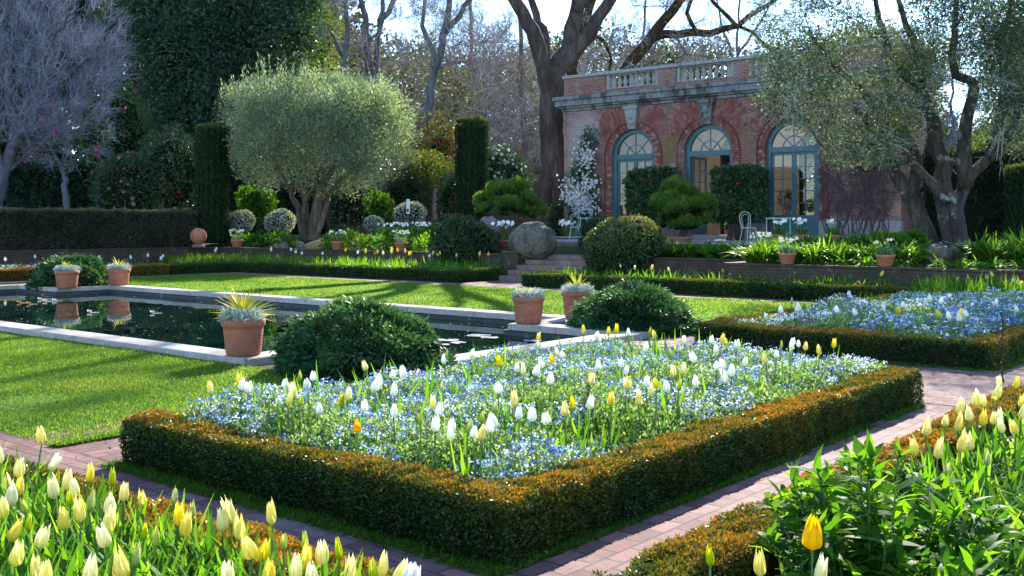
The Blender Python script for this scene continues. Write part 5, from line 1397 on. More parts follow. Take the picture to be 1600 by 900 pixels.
# --- rounded olive at the centre left
base = at(478, 44.0, 0); base[2] = float(ground_z(base[0], base[1])) - .05
t = thing('olive_tree', 'rounded silver-green clipped olive tree with several trunks', 'tree', base)
T = Tree()
T.limb(path([(489, 376), (492, 345), (497, 310), (512, 278), (540, 240)], 44.0), .27, .10)
for L_, dz, r0 in (([(478, 376), (468, 340), (459, 312), (448, 290), (430, 250)], -.4, .17), ([(483, 376), (480, 340), (472, 305), (468, 285), (470, 240)], .3, .16), ([(492, 370), (505, 330), (516, 300), (528, 285), (570, 250)], .4, .17), ([(478, 374), (474, 345), (482, 305), (494, 285), (500, 262)], -.8, .10)):
    T.limb(path(L_, 44.0, dz * 3), r0, .05, attach=False)
cl = []
for (px, py, dx, dy, n) in ((492, 235, 152, 72, 190), (425, 205, 78, 60, 70), (560, 205, 84, 66, 80), (500, 170, 105, 42, 80), (490, 150, 80, 28, 40), (395, 172, 48, 36, 50), (590, 172, 52, 36, 50), (430, 150, 60, 26, 30), (560, 152, 60, 24, 30)):
    q = rv(n) * (rng.random(n) ** .33)[:, None]
    cl.append(ctr(px + q[:, 0] * dx, py + q[:, 1] * dy, 44.0 + q[:, 2] * 3.2))
cl = np.concatenate(cl)
T.reach(cl, .6, .12); mb = MB(); T.mesh(mb, .007, 2.4); mb.build('trunk', M_OLBW, t, smooth=True)
cc = pp(492, 235, 44.0)
mb = MB(); foliage(mb, cl, 165, .62, .13, .040, 0, cc - [0, 0, 1], .8, .35, .5, .32, .1, .14)
# upright new shoots along the top
n = 150; px = 345 + 300 * rng.random(n); top = np.interp(px, [340, 370, 410, 480, 560, 620, 650], [150, 128, 112, 118, 124, 132, 160])
S = ctr(px, top + rng.uniform(2, 40, n), 44 + rng.normal(size=n) * 2.2)
for k in range(14):
    h = rng.random(n); q = S + np.stack([.03 * rng.normal(size=n), .03 * rng.normal(size=n), h * rng.uniform(.5, 1.0, n)], 1)
    D = rv(n) * .6; D[:, 2] += 1; leaf_quads(mb, q, D, rv(n), .15, .04, 0, np.clip(.62 + rng.normal(size=n) * .2, 0, 1), .1)
mb.build('crown', M_OLIVE, t)

# --- the old olive at the right
base = at(1478, 26.8, .9)
t = thing('olive_tree', 'old spreading olive tree with several lichen-covered trunks at the right', 'tree', base)
T = Tree()
T.limb(path([(1490, 404), (1489, 380), (1482, 340), (1474, 303), (1474, 257), (1462, 218), (1456, 184), (1440, 147), (1411, 113), (1390, 76), (1372, 29), (1365, -20)], 26.8, 1.0), .31, .05, .3, .02)
T.limb(path([(1502, 402), (1499, 365), (1494, 325), (1508, 290), (1533, 257), (1549, 244), (1575, 213), (1602, 142), (1625, 70)], 26.6, -.8), .20, .05, .3, .02, False)
T.limb(path([(1456, 396), (1445, 360), (1431, 323), (1410, 290), (1393, 259), (1385, 231), (1356, 193), (1320, 150)], 27.4, .8), .27, .06, .3, .02, False)
T.limb(path([(1424, 310), (1428, 282), (1431, 239), (1400, 195), (1374, 178), (1337, 131), (1316, 115), (1270, 60)], 27.6, .5), .17, .05, .3, .02)
T.limb(path([(1476, 310), (1446, 275), (1421, 249), (1409, 222)], 26.6), .15, .06, .3, .03)
T.limb(path([(1440, 147), (1434, 100), (1432, 71), (1408, 21), (1400, -30)], 27.2), .14, .05, .3, .03)
T.limb(path([(1508, 290), (1507, 240), (1505, 220), (1518, 157), (1518, 126), (1494, 118), (1490, 87), (1492, 39), (1500, -30)], 26.2, -.6), .19, .05, .3, .02)
T.limb(path([(1549, 244), (1560, 190), (1572, 130), (1566, 70), (1580, 0)], 26.0), .16, .05, .3, .03)
T.limb(path([(1385, 231), (1350, 225), (1320, 232), (1295, 240)], 26.8), .07, .03, .3, .04)
T.limb(path([(1393, 259), (1370, 265), (1340, 262), (1318, 272)], 26.6), .06, .02, .3, .04)
n = 760; px = rng.uniform(1195, 1690, n); lo = np.interp(px, [1195, 1250, 1330, 1400, 1450, 1500, 1560, 1690], [160, 192, 232, 226, 190, 185, 225, 260])
py = -150 + (lo + 150) * rng.random(n) ** .85; dp = rng.uniform(23.8, 30.2, n)
ok = (np.hypot((px - 1482) / 40, (py - 160) / 60) > 1) & (np.hypot((px - 1382) / 30, (py - 5) / 28) > 1) & (np.hypot((px - 1225) / 30, (py - 20) / 40) > .8) & ((px > 1245) | (rng.random(n) < .75))
cl = np.concatenate([ctr(px[ok], py[ok], dp[ok]), ctr(rng.uniform(1405, 1478, 26), rng.uniform(70, 165, 26), rng.uniform(26, 29, 26))]); T.reach(cl, .4, .16); mb = MB(); T.mesh(mb, .0065, 2.45)
# dangling lichen-grey twigs
i = rng.choice(len(T.p), 420); A = np.array(T.p)[i]; A = A[A[:, 2] > 3.2]; D = rv(len(A)); D[:, 2] = -.2 - .5 * rng.random(len(A))
twig_spray(mb, A, D, 3, .6, .009, 1, .5)
mb.build('trunk', [M_OLB, plain('lichen_twig', (.32, .36, .31), .95, .1)], t, smooth=True)
mb = MB(); foliage(mb, cl, 120, .48, .10, .035, 0, None, 0, .1, .42, .34, .12, .18)
k = 260; pxs = rng.uniform(1290, 1420, k); sp = ctr(pxs, rng.uniform(200, 262, k), rng.uniform(25.2, 27.5, k)); foliage(mb, sp, 16, .25, .08, .028, 0, None, 0, -.1, .6, .3)
k = 60; sp = ctr(rng.uniform(1540, 1680, k), rng.uniform(-40, 150, k), rng.uniform(24, 27, k)); foliage(mb, sp, 160, .5, .092, .032, 0, None, 0, .1, .16, .16)
mb.build('crown', M_OLIVE2, t)

# --- the big oak left of the house
base = at(864, 46.0, 1.05); OD = 46.0
t = thing('oak_tree', 'huge bare dark oak trunk forking high, left of the brick house', 'tree', base)
T = Tree()
T.limb(path([(864, 378), (866, 345), (866, 300), (864, 240), (862, 190), (862, 150), (868, 110)], OD), .62, .50, .4, .02)
T.limb(path([(852, 380), (850, 352), (852, 320), (858, 280)], OD - .4), .42, .25, .4, .02, False)
T.limb(path([(878, 380), (880, 360), (874, 330)], OD - .3), .36, .3, .4, .02, False)
T.limb(path([(862, 150), (850, 105), (838, 65), (815, 22), (795, -15), (765, -70), (720, -130)], OD, -2), .42, .12, .4, .04)
T.limb(path([(868, 110), (890, 62), (902, 10), (908, -50), (915, -130)], OD, 1), .42, .14, .4, .04)
T.limb(path([(872, 110), (905, 72), (935, 28), (958, -8), (1000, -70), (1040, -140)], OD, -1), .36, .10, .4, .04)
T.limb(path([(850, 105), (852, 60), (836, 20), (822, -30), (815, -100)], OD, 2), .24, .08, .4, .04)
T.limb(path([(902, 10), (925, -20), (960, -120), (1000, -250), (1020, -400)], OD, 1.5), .28, .12, .5, .05)
T.limb(path([(958, -8), (1060, -120), (1140, -230), (1180, -330)], OD, -3), .25, .1, .5, .05)
T.limb(path([(795, -15), (770, -160), (745, -330)], OD, 1), .25, .1, .5, .05)
T.limb(path([(915, -130), (900, -280), (930, -420)], OD, 2), .22, .1, .5, .05)
n = 150; px = rng.uniform(640, 1120, n); py = rng.uniform(-420, -60, n); cl = ctr(px, py, OD + rng.normal(size=n) * 3.5)
T.reach(cl, .8, .18); mb = MB(); T.mesh(mb, .02, 2.3, rmax=.7); tips = cl; twig_spray(mb, tips, rv(len(tips)) + [0, 0, .4], 12, 1.2, .012, 0, .8)
mb.build('trunk', M_OAKB, t, smooth=True)

# --- mossy oak behind the house
base = at(960, 52.0, 1.1)
t = thing('oak_tree', 'bare mossy oak with crooked limbs reaching over the brick house', 'tree', base)
T = Tree()
T.limb(path([(958, 375), (962, 250), (968, 150), (985, 98), (1010, 66), (1038, 32), (1062, 2), (1090, -45), (1130, -110)], 52), .55, .12, .5, .05)
T.limb(path([(962, 250), (920, 160), (893, 108), (908, 55), (925, -5), (940, -80)], 52, 1), .40, .14, .5, .05)
T.limb(path([(1016, 60), (1060, 52), (1108, 52), (1150, 40), (1186, 18), (1220, -8)], 52, -1), .24, .09, .5, .06)
T.limb(path([(905, 62), (933, 58), (948, 72), (955, 90), (952, 112)], 52, -1), .13, .05, .4, .04)
T.limb(path([(1150, 40), (1125, 12), (1098, -25)], 51), .12, .06, .4, .05)
T.limb(path([(1150, 40), (1175, 50), (1200, 75), (1218, 110)], 51), .09, .04, .4, .05)
T.limb(path([(1090, 52), (1075, 20), (1085, -15), (1110, -60)], 51.5), .12, .06, .4, .05)
n = 110; px = rng.uniform(900, 1290, n); py = np.where(rng.random(n) < .5, rng.uniform(-200, 0, n), rng.uniform(0, 100, n)); cl = ctr(px, py, 52 + rng.normal(size=n) * 2.5)
T.reach(cl, .6, .22); mb = MB(); T.mesh(mb, .014, 2.25); mb.build('trunk', M_MOSSB, t, smooth=True)
mb = MB(); twig_spray(mb, cl, rv(n), 16, .8, .010, 0, .9); mb.build('twigs', M_TWIG, t)

# --- dark evergreens at the left
def evergreen(label, base_px, dep, boxes, mat=M_EVG, per=220, rc=1.3, L=.27, W=.125, trunk=.5, name='evergreen_oak', cat='tree', limbs=5, rb=.4, barkm=None, group=None, tip=.03, core=.72):
    b = at(base_px, dep, 1.0); t = thing(name, label, cat, b, group); T = Tree()
    ytop = min(y0 + .3 * (y1 - y0) for (_, _, y0, y1, _, _) in boxes)
    T.limb(path([(base_px, 375), (base_px + 4, 290), (base_px - 3, 200), (base_px + 2, max(ytop, -100))], dep), trunk, trunk * .3, .8, .08)
    cl = []
    for (x0, x1, y0, y1, n, dd) in boxes:
        q = rv(n) * (rng.random(n) ** .30)[:, None]
        cl.append(ctr((x0 + x1) / 2 + q[:, 0] * (x1 - x0) / 2, (y0 + y1) / 2 + q[:, 1] * (y1 - y0) / 2, dep + q[:, 2] * dd))
    cl = np.concatenate(cl); T.reach(cl, .9, .15); mb = MB(); T.mesh(mb, tip, 2.3); mb.build('trunk', barkm or M_OAKB, t, smooth=True)
    mb = MB(); foliage(mb, cl, per, rc, L, W, 0, np.mean(cl, 0), .5, .25, rb, .3, .1, .16)
    if core:
        for (x0, x1, y0, y1, n, dd) in boxes:
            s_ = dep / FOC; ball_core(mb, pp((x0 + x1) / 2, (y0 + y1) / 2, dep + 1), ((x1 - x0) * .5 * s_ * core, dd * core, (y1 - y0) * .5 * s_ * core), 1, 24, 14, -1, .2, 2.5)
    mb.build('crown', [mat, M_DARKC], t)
    return t
evergreen('towering dark evergreen oak behind the rounded olive', 355, 62, [(185, 505, -230, 210, 620, 5.5), (230, 440, 60, 300, 160, 4)])
evergreen('dark evergreen oak behind the bare lilac-grey tree', 60, 68, [(-160, 240, -240, 230, 330, 5)], per=170, rc=1.5)
evergreen('yellow-green lit evergreen beside the towering dark oak', 505, 70, [(440, 540, -120, 200, 110, 3)], M_LIT, 110, 1.2, .24, .11, .35, rb=.35, core=0)
# --- trees at the right behind the house
evergreen('leafy green tree behind the right end of the house', 1370, 50, [(1275, 1455, 40, 300, 150, 3)], M_WOOD, 130, .95, .22, .10, .35, rb=.45, core=0)
evergreen('dark evergreen tree at the far right edge', 1640, 43, [(1545, 1760, -60, 300, 200, 3)], M_EVG, 120, .9, .20, .09, .4)
evergreen('sunlit yellow-green tree behind the old olive', 1545, 58, [(1490, 1650, 205, 330, 90, 3)], M_LIT, 130, .95, .22, .10, .3, core=0)

# --- bare lilac-grey tree at the far left
base = at(-18, 44, 1.0)
t = thing('bare_tree', 'leafless lilac-grey tree with dense fine twigs at the far left', 'tree', base)
T = Tree()
T.limb(path([(-18, 372), (-8, 320), (8, 270), (22, 228), (60, 168), (110, 112), (150, 80)], 44), .34, .07, .4, .05)
for L_, r0 in (([(8, 270), (-30, 190), (-60, 110)], .2), ([(22, 228), (12, 130), (22, 40), (30, -40)], .2), ([(40, 195), (110, 158), (185, 132)], .12), ([(22, 228), (80, 212), (150, 192)], .12), ([(5, 275), (50, 238), (105, 240), (165, 262)], .1), ([(60, 168), (70, 90), (110, 20)], .12)):
    T.limb(path(L_, 44, rng.normal() * 2), r0, .04, .4, .06)
n = 300; q = rv(n) * (rng.random(n) ** .33)[:, None]; cl = ctr(45 + q[:, 0] * 150, np.minimum(95 + q[:, 1] * 165, np.interp(45 + q[:, 0] * 150, [-100, 40, 110, 200], [290, 255, 225, 200]) - 40 * rng.random(n)), 44 + q[:, 2] * 3.2)
T.reach(cl, .5, .14); mb = MB(); T.mesh(mb, .007, 2.35); mb.build('trunk', M_LILB, t, smooth=True)
mb = MB(); cc = pp(20, 260, 44); twig_spray(mb, cl, unit(cl - cc) + [0, 0, .1], 15, 1.0, .0095, 0, .5); mb.build('twigs', M_LTWIG, t)

# --- bare grey trees in the middle background
def bare(label, dep, limbs, box, n, per, L=1.2, barkm=None, tw=None, r0=.26, tw_r=.011, base=None):
    b = pp(limbs[0][0][0], 372, dep); b[2] = 1.05
    t = thing('bare_tree', label, 'tree', b); T = Tree()
    for k, (l, ra, rb_) in enumerate([(limbs[0], r0, r0 * .3)] + [(l_, r0 * .55, r0 * .2) for l_ in limbs[1:]]): T.limb(path(l, dep, rng.normal() * 1.0), ra, rb_, .6, .06)
    x0, x1, y0, y1 = box; cl = ctr(rng.uniform(x0, x1, n), rng.uniform(y0, y1, n), dep + rng.normal(size=n) * 2.2)
    T.reach(cl, .7, .14); mb = MB(); T.mesh(mb, .011, 2.2); mb.build('trunk', barkm or M_GREYB, t, smooth=True)
    mb = MB(); twig_spray(mb, cl, rv(n) * .6 + [0, 0, .7], per, L, tw_r, 0, .6); mb.build('twigs', tw or M_TWIG, t)
bare('slim pale grey bare tree just right of the dark evergreen', 60, [[(537, 375), (538, 250), (539, 120), (541, 20), (543, -120)], [(538, 90), (522, 60), (512, 40)]], (505, 580, -120, 60), 45, 16, 1.0)
bare('twin-stemmed grey bare tree behind the olive crown', 63, [[(585, 375), (582, 250), (576, 110), (570, 30), (558, -100)], [(584, 120), (592, 60), (598, 0), (604, -100)], [(596, 30), (615, 5), (640, -40)]], (520, 690, -140, 90), 90, 16, 1.1, r0=.36)
bare('grey bare tree leaning right above the olive', 58, [[(640, 375), (652, 290), (668, 180), (680, 110), (695, 50), (706, -20), (716, -110)], [(690, 62), (715, 25), (735, -5), (770, -50)], [(684, 95), (660, 40), (668, -20)]], (610, 800, -140, 110), 110, 16, 1.1, r0=.34)
bare('slender bare tree over the left part of the roofline', 74, [[(1010, 375), (1012, 200), (1006, 80), (1012, -60)], [(1010, 110), (1035, 40), (1050, -40)]], (950, 1100, -80, 110), 80, 16, 1.3, r0=.2)
bare('slender bare tree over the right part of the roofline', 76, [[(1150, 375), (1148, 200), (1152, 80), (1160, -60)], [(1150, 110), (1130, 40), (1110, -40)], [(1151, 90), (1190, 30), (1220, -30)]], (1060, 1260, -80, 110), 80, 16, 1.3, r0=.2)
bare('bare twiggy tree showing through the gap in the old olive', 60, [[(1490, 375), (1492, 260), (1488, 160), (1484, 60)]], (1450, 1540, 60, 260), 60, 18, 1.0, tw=M_LTWIG, r0=.14)
bare('straight reddish conifer trunk with drooping bare boughs left of the tall yew', 72, [[(737, 375), (737, 250), (736, 120), (735, 0), (735, -120)]], (650, 800, 20, 260), 70, 11, 2.0, M_REDB, None, .24, .016)
bare('pinkish conifer trunk with drooping bare boughs left of the big oak', 58, [[(820, 375), (819, 250), (816, 140), (814, 40), (812, -60)]], (740, 870, 60, 290), 65, 11, 1.9, M_REDB, None, .25, .015)

# --- woodland behind everything: one uncountable mass
mb = MB(); mb2 = MB()
n = 2600; px = rng.uniform(440, 1720, n); top = np.interp(px, [440, 520, 600, 700, 760, 830, 900, 1000, 1100, 1200, 1280, 1350, 1450, 1500, 1560, 1720], [20, 45, 78, 92, 118, 85, 78, 85, 85, 95, 60, 80, 175, 235, 200, 120]) + 14 * rng.normal(size=n)
py = top + (385 - top) * rng.random(n) ** 1.1; dp = rng.uniform(84, 104, n)
C = ctr(px, py, dp); foliage(mb, C, 62, 2.1, .50, .27, 0, None, 0, .15, .45, .3, .1, .2)
n = 1300; px = rng.uniform(-150, 540, n); C = ctr(px, rng.uniform(-160, 380, n), rng.uniform(86, 100, n)); foliage(mb, C, 30, 2.6, 1.0, .55, 0, None, 0, .15, .18, .2, .1, .15)
n = 480; px = rng.uniform(530, 1010, n); py = 345 - 270 * rng.random(n) ** .9; C = ctr(px, py, rng.uniform(60, 80, n)); twig_spray(mb, C, rv(n) * .8 + [0, 0, .1], 8, 2.6, .021, 1, .6)
n = 260; px = rng.uniform(950, 1320, n); C = ctr(px, rng.uniform(190, 380, n), rng.uniform(62, 70, n)); foliage(mb, C, 40, 1.3, .4, .22, 0, None, 0, .15, .7, .25, .1, .15)
n = 150; px = rng.uniform(530, 900, n); C = ctr(px, rng.uniform(90, 320, n), rng.uniform(60, 76, n)); foliage(mb, C, 46, 1.2, .36, .19, 0, None, 0, .15, .72, .25, .1, .15)
tag(mb.build('distant_woodland', [M_WOOD, M_TWIG]), 'brownish wooded slope with bare undergrowth behind the garden', 'woodland', kind='stuff')
# ------------------------------------------------------------------ clipped yews, walls at the back
M_YEW = leafmat('yew_needles', [(0, (.008, .026, .012)), (.4, (.018, .050, .018)), (.75, (.045, .09, .022)), (1, (.13, .17, .04))], .25, .5, .3)
M_YEWB = leafmat('shaded_yew_needles', [(0, (.024, .036, .024)), (.4, (.055, .066, .042)), (.75, (.10, .095, .062)), (1, (.15, .125, .075))], .2, .6, .2)
def yew_column(label, c, R, top, n, L):
    t = thing('clipped_yew', label, 'yew column', c); mb = MB()
    h = top - c[2]
    mb.lathe([(R * .86, 0), (R * .9, h * .5), (R * .92, h * .95), (R * .6, h * .985), (0, h * .99)], c, 28, 0)
    m_ = int(n * .86); a = rng.random(m_) * 6.28; z = h * rng.random(m_)
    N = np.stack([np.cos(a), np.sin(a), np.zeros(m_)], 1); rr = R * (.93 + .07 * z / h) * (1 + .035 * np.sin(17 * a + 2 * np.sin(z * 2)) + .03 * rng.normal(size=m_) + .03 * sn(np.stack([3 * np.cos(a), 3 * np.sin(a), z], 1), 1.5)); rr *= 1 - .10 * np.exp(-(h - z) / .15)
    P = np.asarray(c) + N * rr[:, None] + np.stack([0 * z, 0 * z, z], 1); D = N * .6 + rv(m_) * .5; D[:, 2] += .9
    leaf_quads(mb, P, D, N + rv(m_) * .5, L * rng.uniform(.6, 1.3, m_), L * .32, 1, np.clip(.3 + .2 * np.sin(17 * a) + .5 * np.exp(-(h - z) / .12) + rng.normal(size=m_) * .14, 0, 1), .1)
    k = n - m_; q = R * .97 * np.sqrt(rng.random(k)); a = rng.random(k) * 6.28; P = np.asarray(c) + np.stack([q * np.cos(a), q * np.sin(a), h + .02 + .04 * sn(np.stack([q * np.cos(a), q * np.sin(a), 0 * a], 1), 9) - .10 * (q / R) ** 6], 1)
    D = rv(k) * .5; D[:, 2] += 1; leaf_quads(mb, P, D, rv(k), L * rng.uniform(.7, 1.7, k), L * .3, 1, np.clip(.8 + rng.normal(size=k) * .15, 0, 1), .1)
    mb.build('foliage', [M_DARKC, M_YEW], t)
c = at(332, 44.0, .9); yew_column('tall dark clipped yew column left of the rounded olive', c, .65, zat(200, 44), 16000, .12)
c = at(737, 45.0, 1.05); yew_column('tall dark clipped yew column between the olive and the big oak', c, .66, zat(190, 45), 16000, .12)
c = at(1424, 37.5, 1.05); yew_column('dark yew column behind the trunks of the old olive', c, .6, 4.6, 5000, .14)
c = at(1602, 32.5, 1.0); yew_column('dark yew column at the right edge behind the leafy border', c, .55, 3.4, 5000, .14)
def big_hedge(name, label, b, dens, L, W, mat, faces, **kw):
    t = thing(name, label, 'hedge', ((b[0] + b[1]) / 2, (b[2] + b[3]) / 2, b[4])); mb = MB()
    hedge_box(mb, *b, dens, L, W, faces=faces, topband=.05, **kw); mb.build('foliage', [M_DARKC, mat], t)
big_hedge('yew_hedge', 'long tall shaded yew hedge on the wall at the far left', (-38.9, -37.6, 4, 25.1, .74, 2.2), 1500, .085, .035, M_YEWB, 'tes', bronze=.3, base=.4, lump=.05, rvar=.3)
big_hedge('yew_hedge', 'dark tall hedge behind the old olive at the right', (-11.9, 10, 36.6, 37.6, 1.0, 4.1), 260, .16, .07, M_YEW, 'tsw', bronze=.3, base=.2, lump=.12)
big_hedge('ivy_wall', 'ivy-covered boundary wall behind the hedge at the far left', (-50.4, -49.4, 12, 46, .9, 4.6), 230, .20, .12, M_EVG, 'te', bronze=.2, base=.35, lump=.12)
M_OLDW = brickmat('old_wall_brick', (.20, .085, .06), (.28, .13, .09), (.22, .18, .15), bw=.225, bh=.076, msize=.012, stain=[(.8, .5, .7, (.08, .06, .05), .7)])
t = thing('garden_wall', 'old brick garden wall with an arched opening behind the yew column', 'garden wall', (-45, 42, 1.1)); mb = MB(); XA = -39.45
mb.box(-80, XA - .6, 42, 42.35, .9, 4.35); mb.box(XA + .6, -26.4, 42, 42.35, .9, 4.35)
A = [(XA + .6 * cos(q), 3.2 + .6 * sin(q)) for q in np.linspace(pi, 0, 17)]
for p, q in zip(A[:-1], A[1:]): mb.add([(p[0], 42, p[1]), (q[0], 42, q[1]), (q[0], 42, 4.35), (p[0], 42, 4.35), (p[0], 42.35, p[1]), (q[0], 42.35, q[1])], [(0, 1, 2, 3), (1, 0, 4, 5)], 0, .5)
mb.build('wall', M_OLDW, t); mb = MB(); mb.box(-80, -26.4, 41.92, 42.43, 4.352, 4.45, bev=.02); mb.build('coping', M_OLDW, t)
mb = MB()
for s_ in (-1, 1): mb.box(XA + s_ * .72 - .12, XA + s_ * .72 + .12, 41.9, 42.4, 1.0, 3.2)
for p, q in zip(np.linspace(pi, 0, 15)[:-1], np.linspace(pi, 0, 15)[1:]):
    pts = [(XA + r * cos(a), 3.2 + r * sin(a)) for r, a in ((.6, p), (.84, p), (.84, q), (.6, q))]
    mb.add([(x, 41.9, z) for x, z in pts] + [(x, 42.3, z) for x, z in pts], [(0, 1, 2, 3), (2, 1, 5, 6), (0, 3, 7, 4)], 0, .5)
mb.build('arch_surround', plain('pink_stone', (.40, .27, .24), .85, .2, 0, .2, 6), t)

# ------------------------------------------------------------------ camellias, spireas, flowering shrubs at the back
M_CAM = leafmat('camellia_leaves', [(0, (.016, .046, .022)), (.5, (.038, .095, .036)), (.85, (.08, .15, .05)), (1, (.16, .23, .08))], .3, .3, .5)
def fl_mat(n, c, v=.3): return leafmat(n, [(0, tuple(q * (1 - v) for q in c)), (1, c)], .35, .5, .3, (1.1, 1.0, 1.0))
M_PINK = fl_mat('pink_petals', (.72, .35, .42)); M_HOT = fl_mat('hot_pink_petals', (.75, .06, .25)); M_RED = fl_mat('red_petals', (.62, .03, .045)); M_WHT = fl_mat('white_petals_far', (.82, .80, .76), .12)
M_BLUSH = fl_mat('blush_petals', (.75, .60, .62)); M_SPI = leafmat('spirea_leaves', [(0, (.05, .085, .06)), (.4, (.18, .24, .20)), (.7, (.44, .50, .49)), (1, (.72, .76, .77))], .3, .6, .2)
def back_shrub(label, px, py, dep, rx, rz, n, fmat, nf, fr, mat=None, L=.16, name='camellia', cat='shrub', trunk=None, ry=None, **kw):
    c = pp(px, py, dep); zm = -.85
    t, P, N = simple_shrub(name, label, cat, c, (rx, ry or rx * .8, rz), n, L, L * .45, mat or M_CAM, None, zm, **kw)
    if fmat is not None:
        blossoms(t, P, N, nf, fr, fmat)
    if trunk:
        mb = MB()
        for k in range(trunk):
            x = rng.normal() * .25; mb.tube(np.array([[c[0] + x * .4, c[1] - rx * .3, 1.0], [c[0] + x, c[1] - rx * .3, c[2] - rz * .6], [c[0] + x * 3, c[1] - rx * .2, c[2] + rz * .2]]), [.07, .055, .03], 6)
        mb.build('trunk', M_GREYB, t)
    return t
KW = dict(base=.42, lump=.16, depth=.3, coresc=.74)
back_shrub('dark camellia with pale pink flowers behind the tall yew hedge', 205, 296, 48, 2.2, 1.7, 5200, M_PINK, 60, .10, **KW)
back_shrub('camellia with small red flowers left of the tall yew column', 268, 278, 47, 1.7, 1.8, 5200, M_RED, 50, .085, trunk=3, **KW)
back_shrub('tall light green camellia dotted with bright pink flowers', 175, 205, 52, 2.4, 2.6, 5200, M_HOT, 70, .11, mat=M_GRN, trunk=2, **KW)
back_shrub('dense camellia covered in small pink blossoms right of the olive trunk', 556, 315, 50, 1.75, 1.5, 6000, M_BLUSH, 420, .055, **KW)
back_shrub('dark camellia with a few red flowers left of the wall arch', 625, 315, 52, 1.5, 1.25, 4200, M_RED, 22, .09, **KW)
back_shrub('dark camellia with magenta flowers beside the wall arch', 712, 312, 50, .95, 1.2, 2600, M_HOT, 26, .08, **KW)
back_shrub('large sunlit camellia with white and pink flowers behind the tall yew', 782, 275, 50, 1.75, 1.35, 6000, M_WHT, 330, .085, base=.6, lump=.16, depth=.3, coresc=.74)
back_shrub('red-leaved shrub glowing in the sun left of the tall yew', 688, 232, 56, 1.6, 1.6, 3200, M_RED, 300, .085, mat=M_LIT, base=.3, lump=.2, depth=.6, coresc=.35)
back_shrub('light green shrub with small white flowers under the red-leaved shrub', 660, 268, 52, 1.6, .9, 3600, M_WHT, 90, .06, mat=M_LIT, base=.55, lump=.2, depth=.6, coresc=.3)
for px, py, dep, r_, lab in [(376, 346, 45, .62, 'white-flecked spirea mound just right of the yew column'), (436, 348, 44.8, .70, 'white-flecked spirea mound left of the olive trunks'), (584, 350, 44, .42, 'small white-flecked spirea mound right of the olive trunks'), (640, 337, 46, .74, 'white-flecked spirea mound with a small sign behind it')]:
    back_shrub(lab, px, py, dep, r_, r_ * .78, 3200, None, 0, 0, M_SPI, .075, 'spirea', base=.5, rvar=.45, lump=.08)
for k in range(9):
    px = 600 + 11 * k + rng.normal() * 3; c = at(px, 43.2 + rng.random(), 1.08); t = thing('daffodil_clump', 'dark green daffodil clump with white flowers in front of the spirea', 'flowers', c, 'daffodil clumps before the spirea')
    mb = MB(); strap_clump(mb, c, 130, .62, .035, .35, .25, .3, 0, 3, 0, .6); mb.build('leaves', M_GRN, t)
    P = c + np.stack([rng.normal(size=6) * .25, rng.normal(size=6) * .2, rng.uniform(.55, .68, 6)], 1); flower_heads(t, P, .055)
for k in range(7):
    px = [386, 400, 415, 395, 408, 585, 600][k]; back_shrub('lime-green leafy shrub lit from behind against the old wall', px, 318 + rng.normal() * 7, 47, .5, .6, 420, None, 0, 0, M_AGA, .2, 'lime_shrub', base=.5, coresc=.3, depth=.5)['group'] = 'lime shrubs against the old wall'
# small pale trunk tree with pink flowers
t = thing('flowering_tree', 'small pale-trunked tree with pink flowers behind the yew hedge', 'tree', at(103, 44, 1.0)); T = Tree()
T.limb(path([(103, 375), (103, 326), (102, 290), (101, 276)], 44), .16, .12, .4, .02); T.limb(path([(101, 276), (90, 248), (75, 225), (40, 222)], 44), .09, .03); T.limb(path([(102, 276), (116, 255), (130, 235), (150, 245)], 44), .09, .03); T.limb(path([(112, 260), (105, 220), (95, 190)], 44), .06, .03)
n = 50; q = rv(n); cl = ctr(105 + q[:, 0] * 75, 205 + q[:, 1] * 55, 44 + q[:, 2] * 1.6); T.reach(cl, .4, .15); mb = MB(); T.mesh(mb, .008); mb.build('trunk', M_LILB, t, smooth=True)
mb = MB(); twig_spray(mb, cl, rv(n), 14, .5, .007, 0, .8); foliage(mb, cl[::2], 26, .4, .12, .06, 1); mb.build('twigs', [M_LTWIG, M_GRN], t)
i = rng.integers(0, n, 34); blooms(t, cl[i] + rng.normal(size=(34, 3)) * .3, rv(34), .10, M_HOT)

# ------------------------------------------------------------------ before the facade
for px, lab, y0 in [(1019, 'clipped square camellia between the left and middle doors', 268), (1155, 'clipped square camellia between the middle and right doors', 265)]:
    c, dd = on_y(px, 34.1, 1.115); zt = zat(y0, dd); t = thing('clipped_camellia', lab, 'topiary', c); mb = MB()
    hedge_box(mb, c[0] - .80, c[0] + .80, 33.55, 34.75, 1.75, zt, 900, .13, .065, faces='tsew', bronze=.05, base=.45, lump=.10, rvar=.35, inset=.14)
    P = []; mb.build('foliage', [M_DARKC, M_CAM], t); mb = MB()
    for k in range(6): x = rng.normal() * .22; mb.tube(np.array([[c[0] + x, 34.1 + rng.normal() * .15, 1.1], [c[0] + x * 1.3, 34.1, 1.6], [c[0] + x * 2, 34.1, 2.4]]), [.075, .06, .04], 6)
    mb.build('trunk', M_OAKB, t)
    k = 7; Q = np.stack([c[0] + rng.uniform(-.75, .75, k), np.full(k, 33.48), rng.uniform(1.9, zt - .1, k)], 1); blooms(t, Q, np.tile([0, -1., .3], (k, 1)), .07, M_HOT)
M_PINE = leafmat('pine_needles', [(0, (.02, .06, .012)), (.4, (.05, .125, .018)), (.75, (.11, .205, .03)), (1, (.19, .28, .05))], .35, .5, .3, (1.3, 1.3, .4))
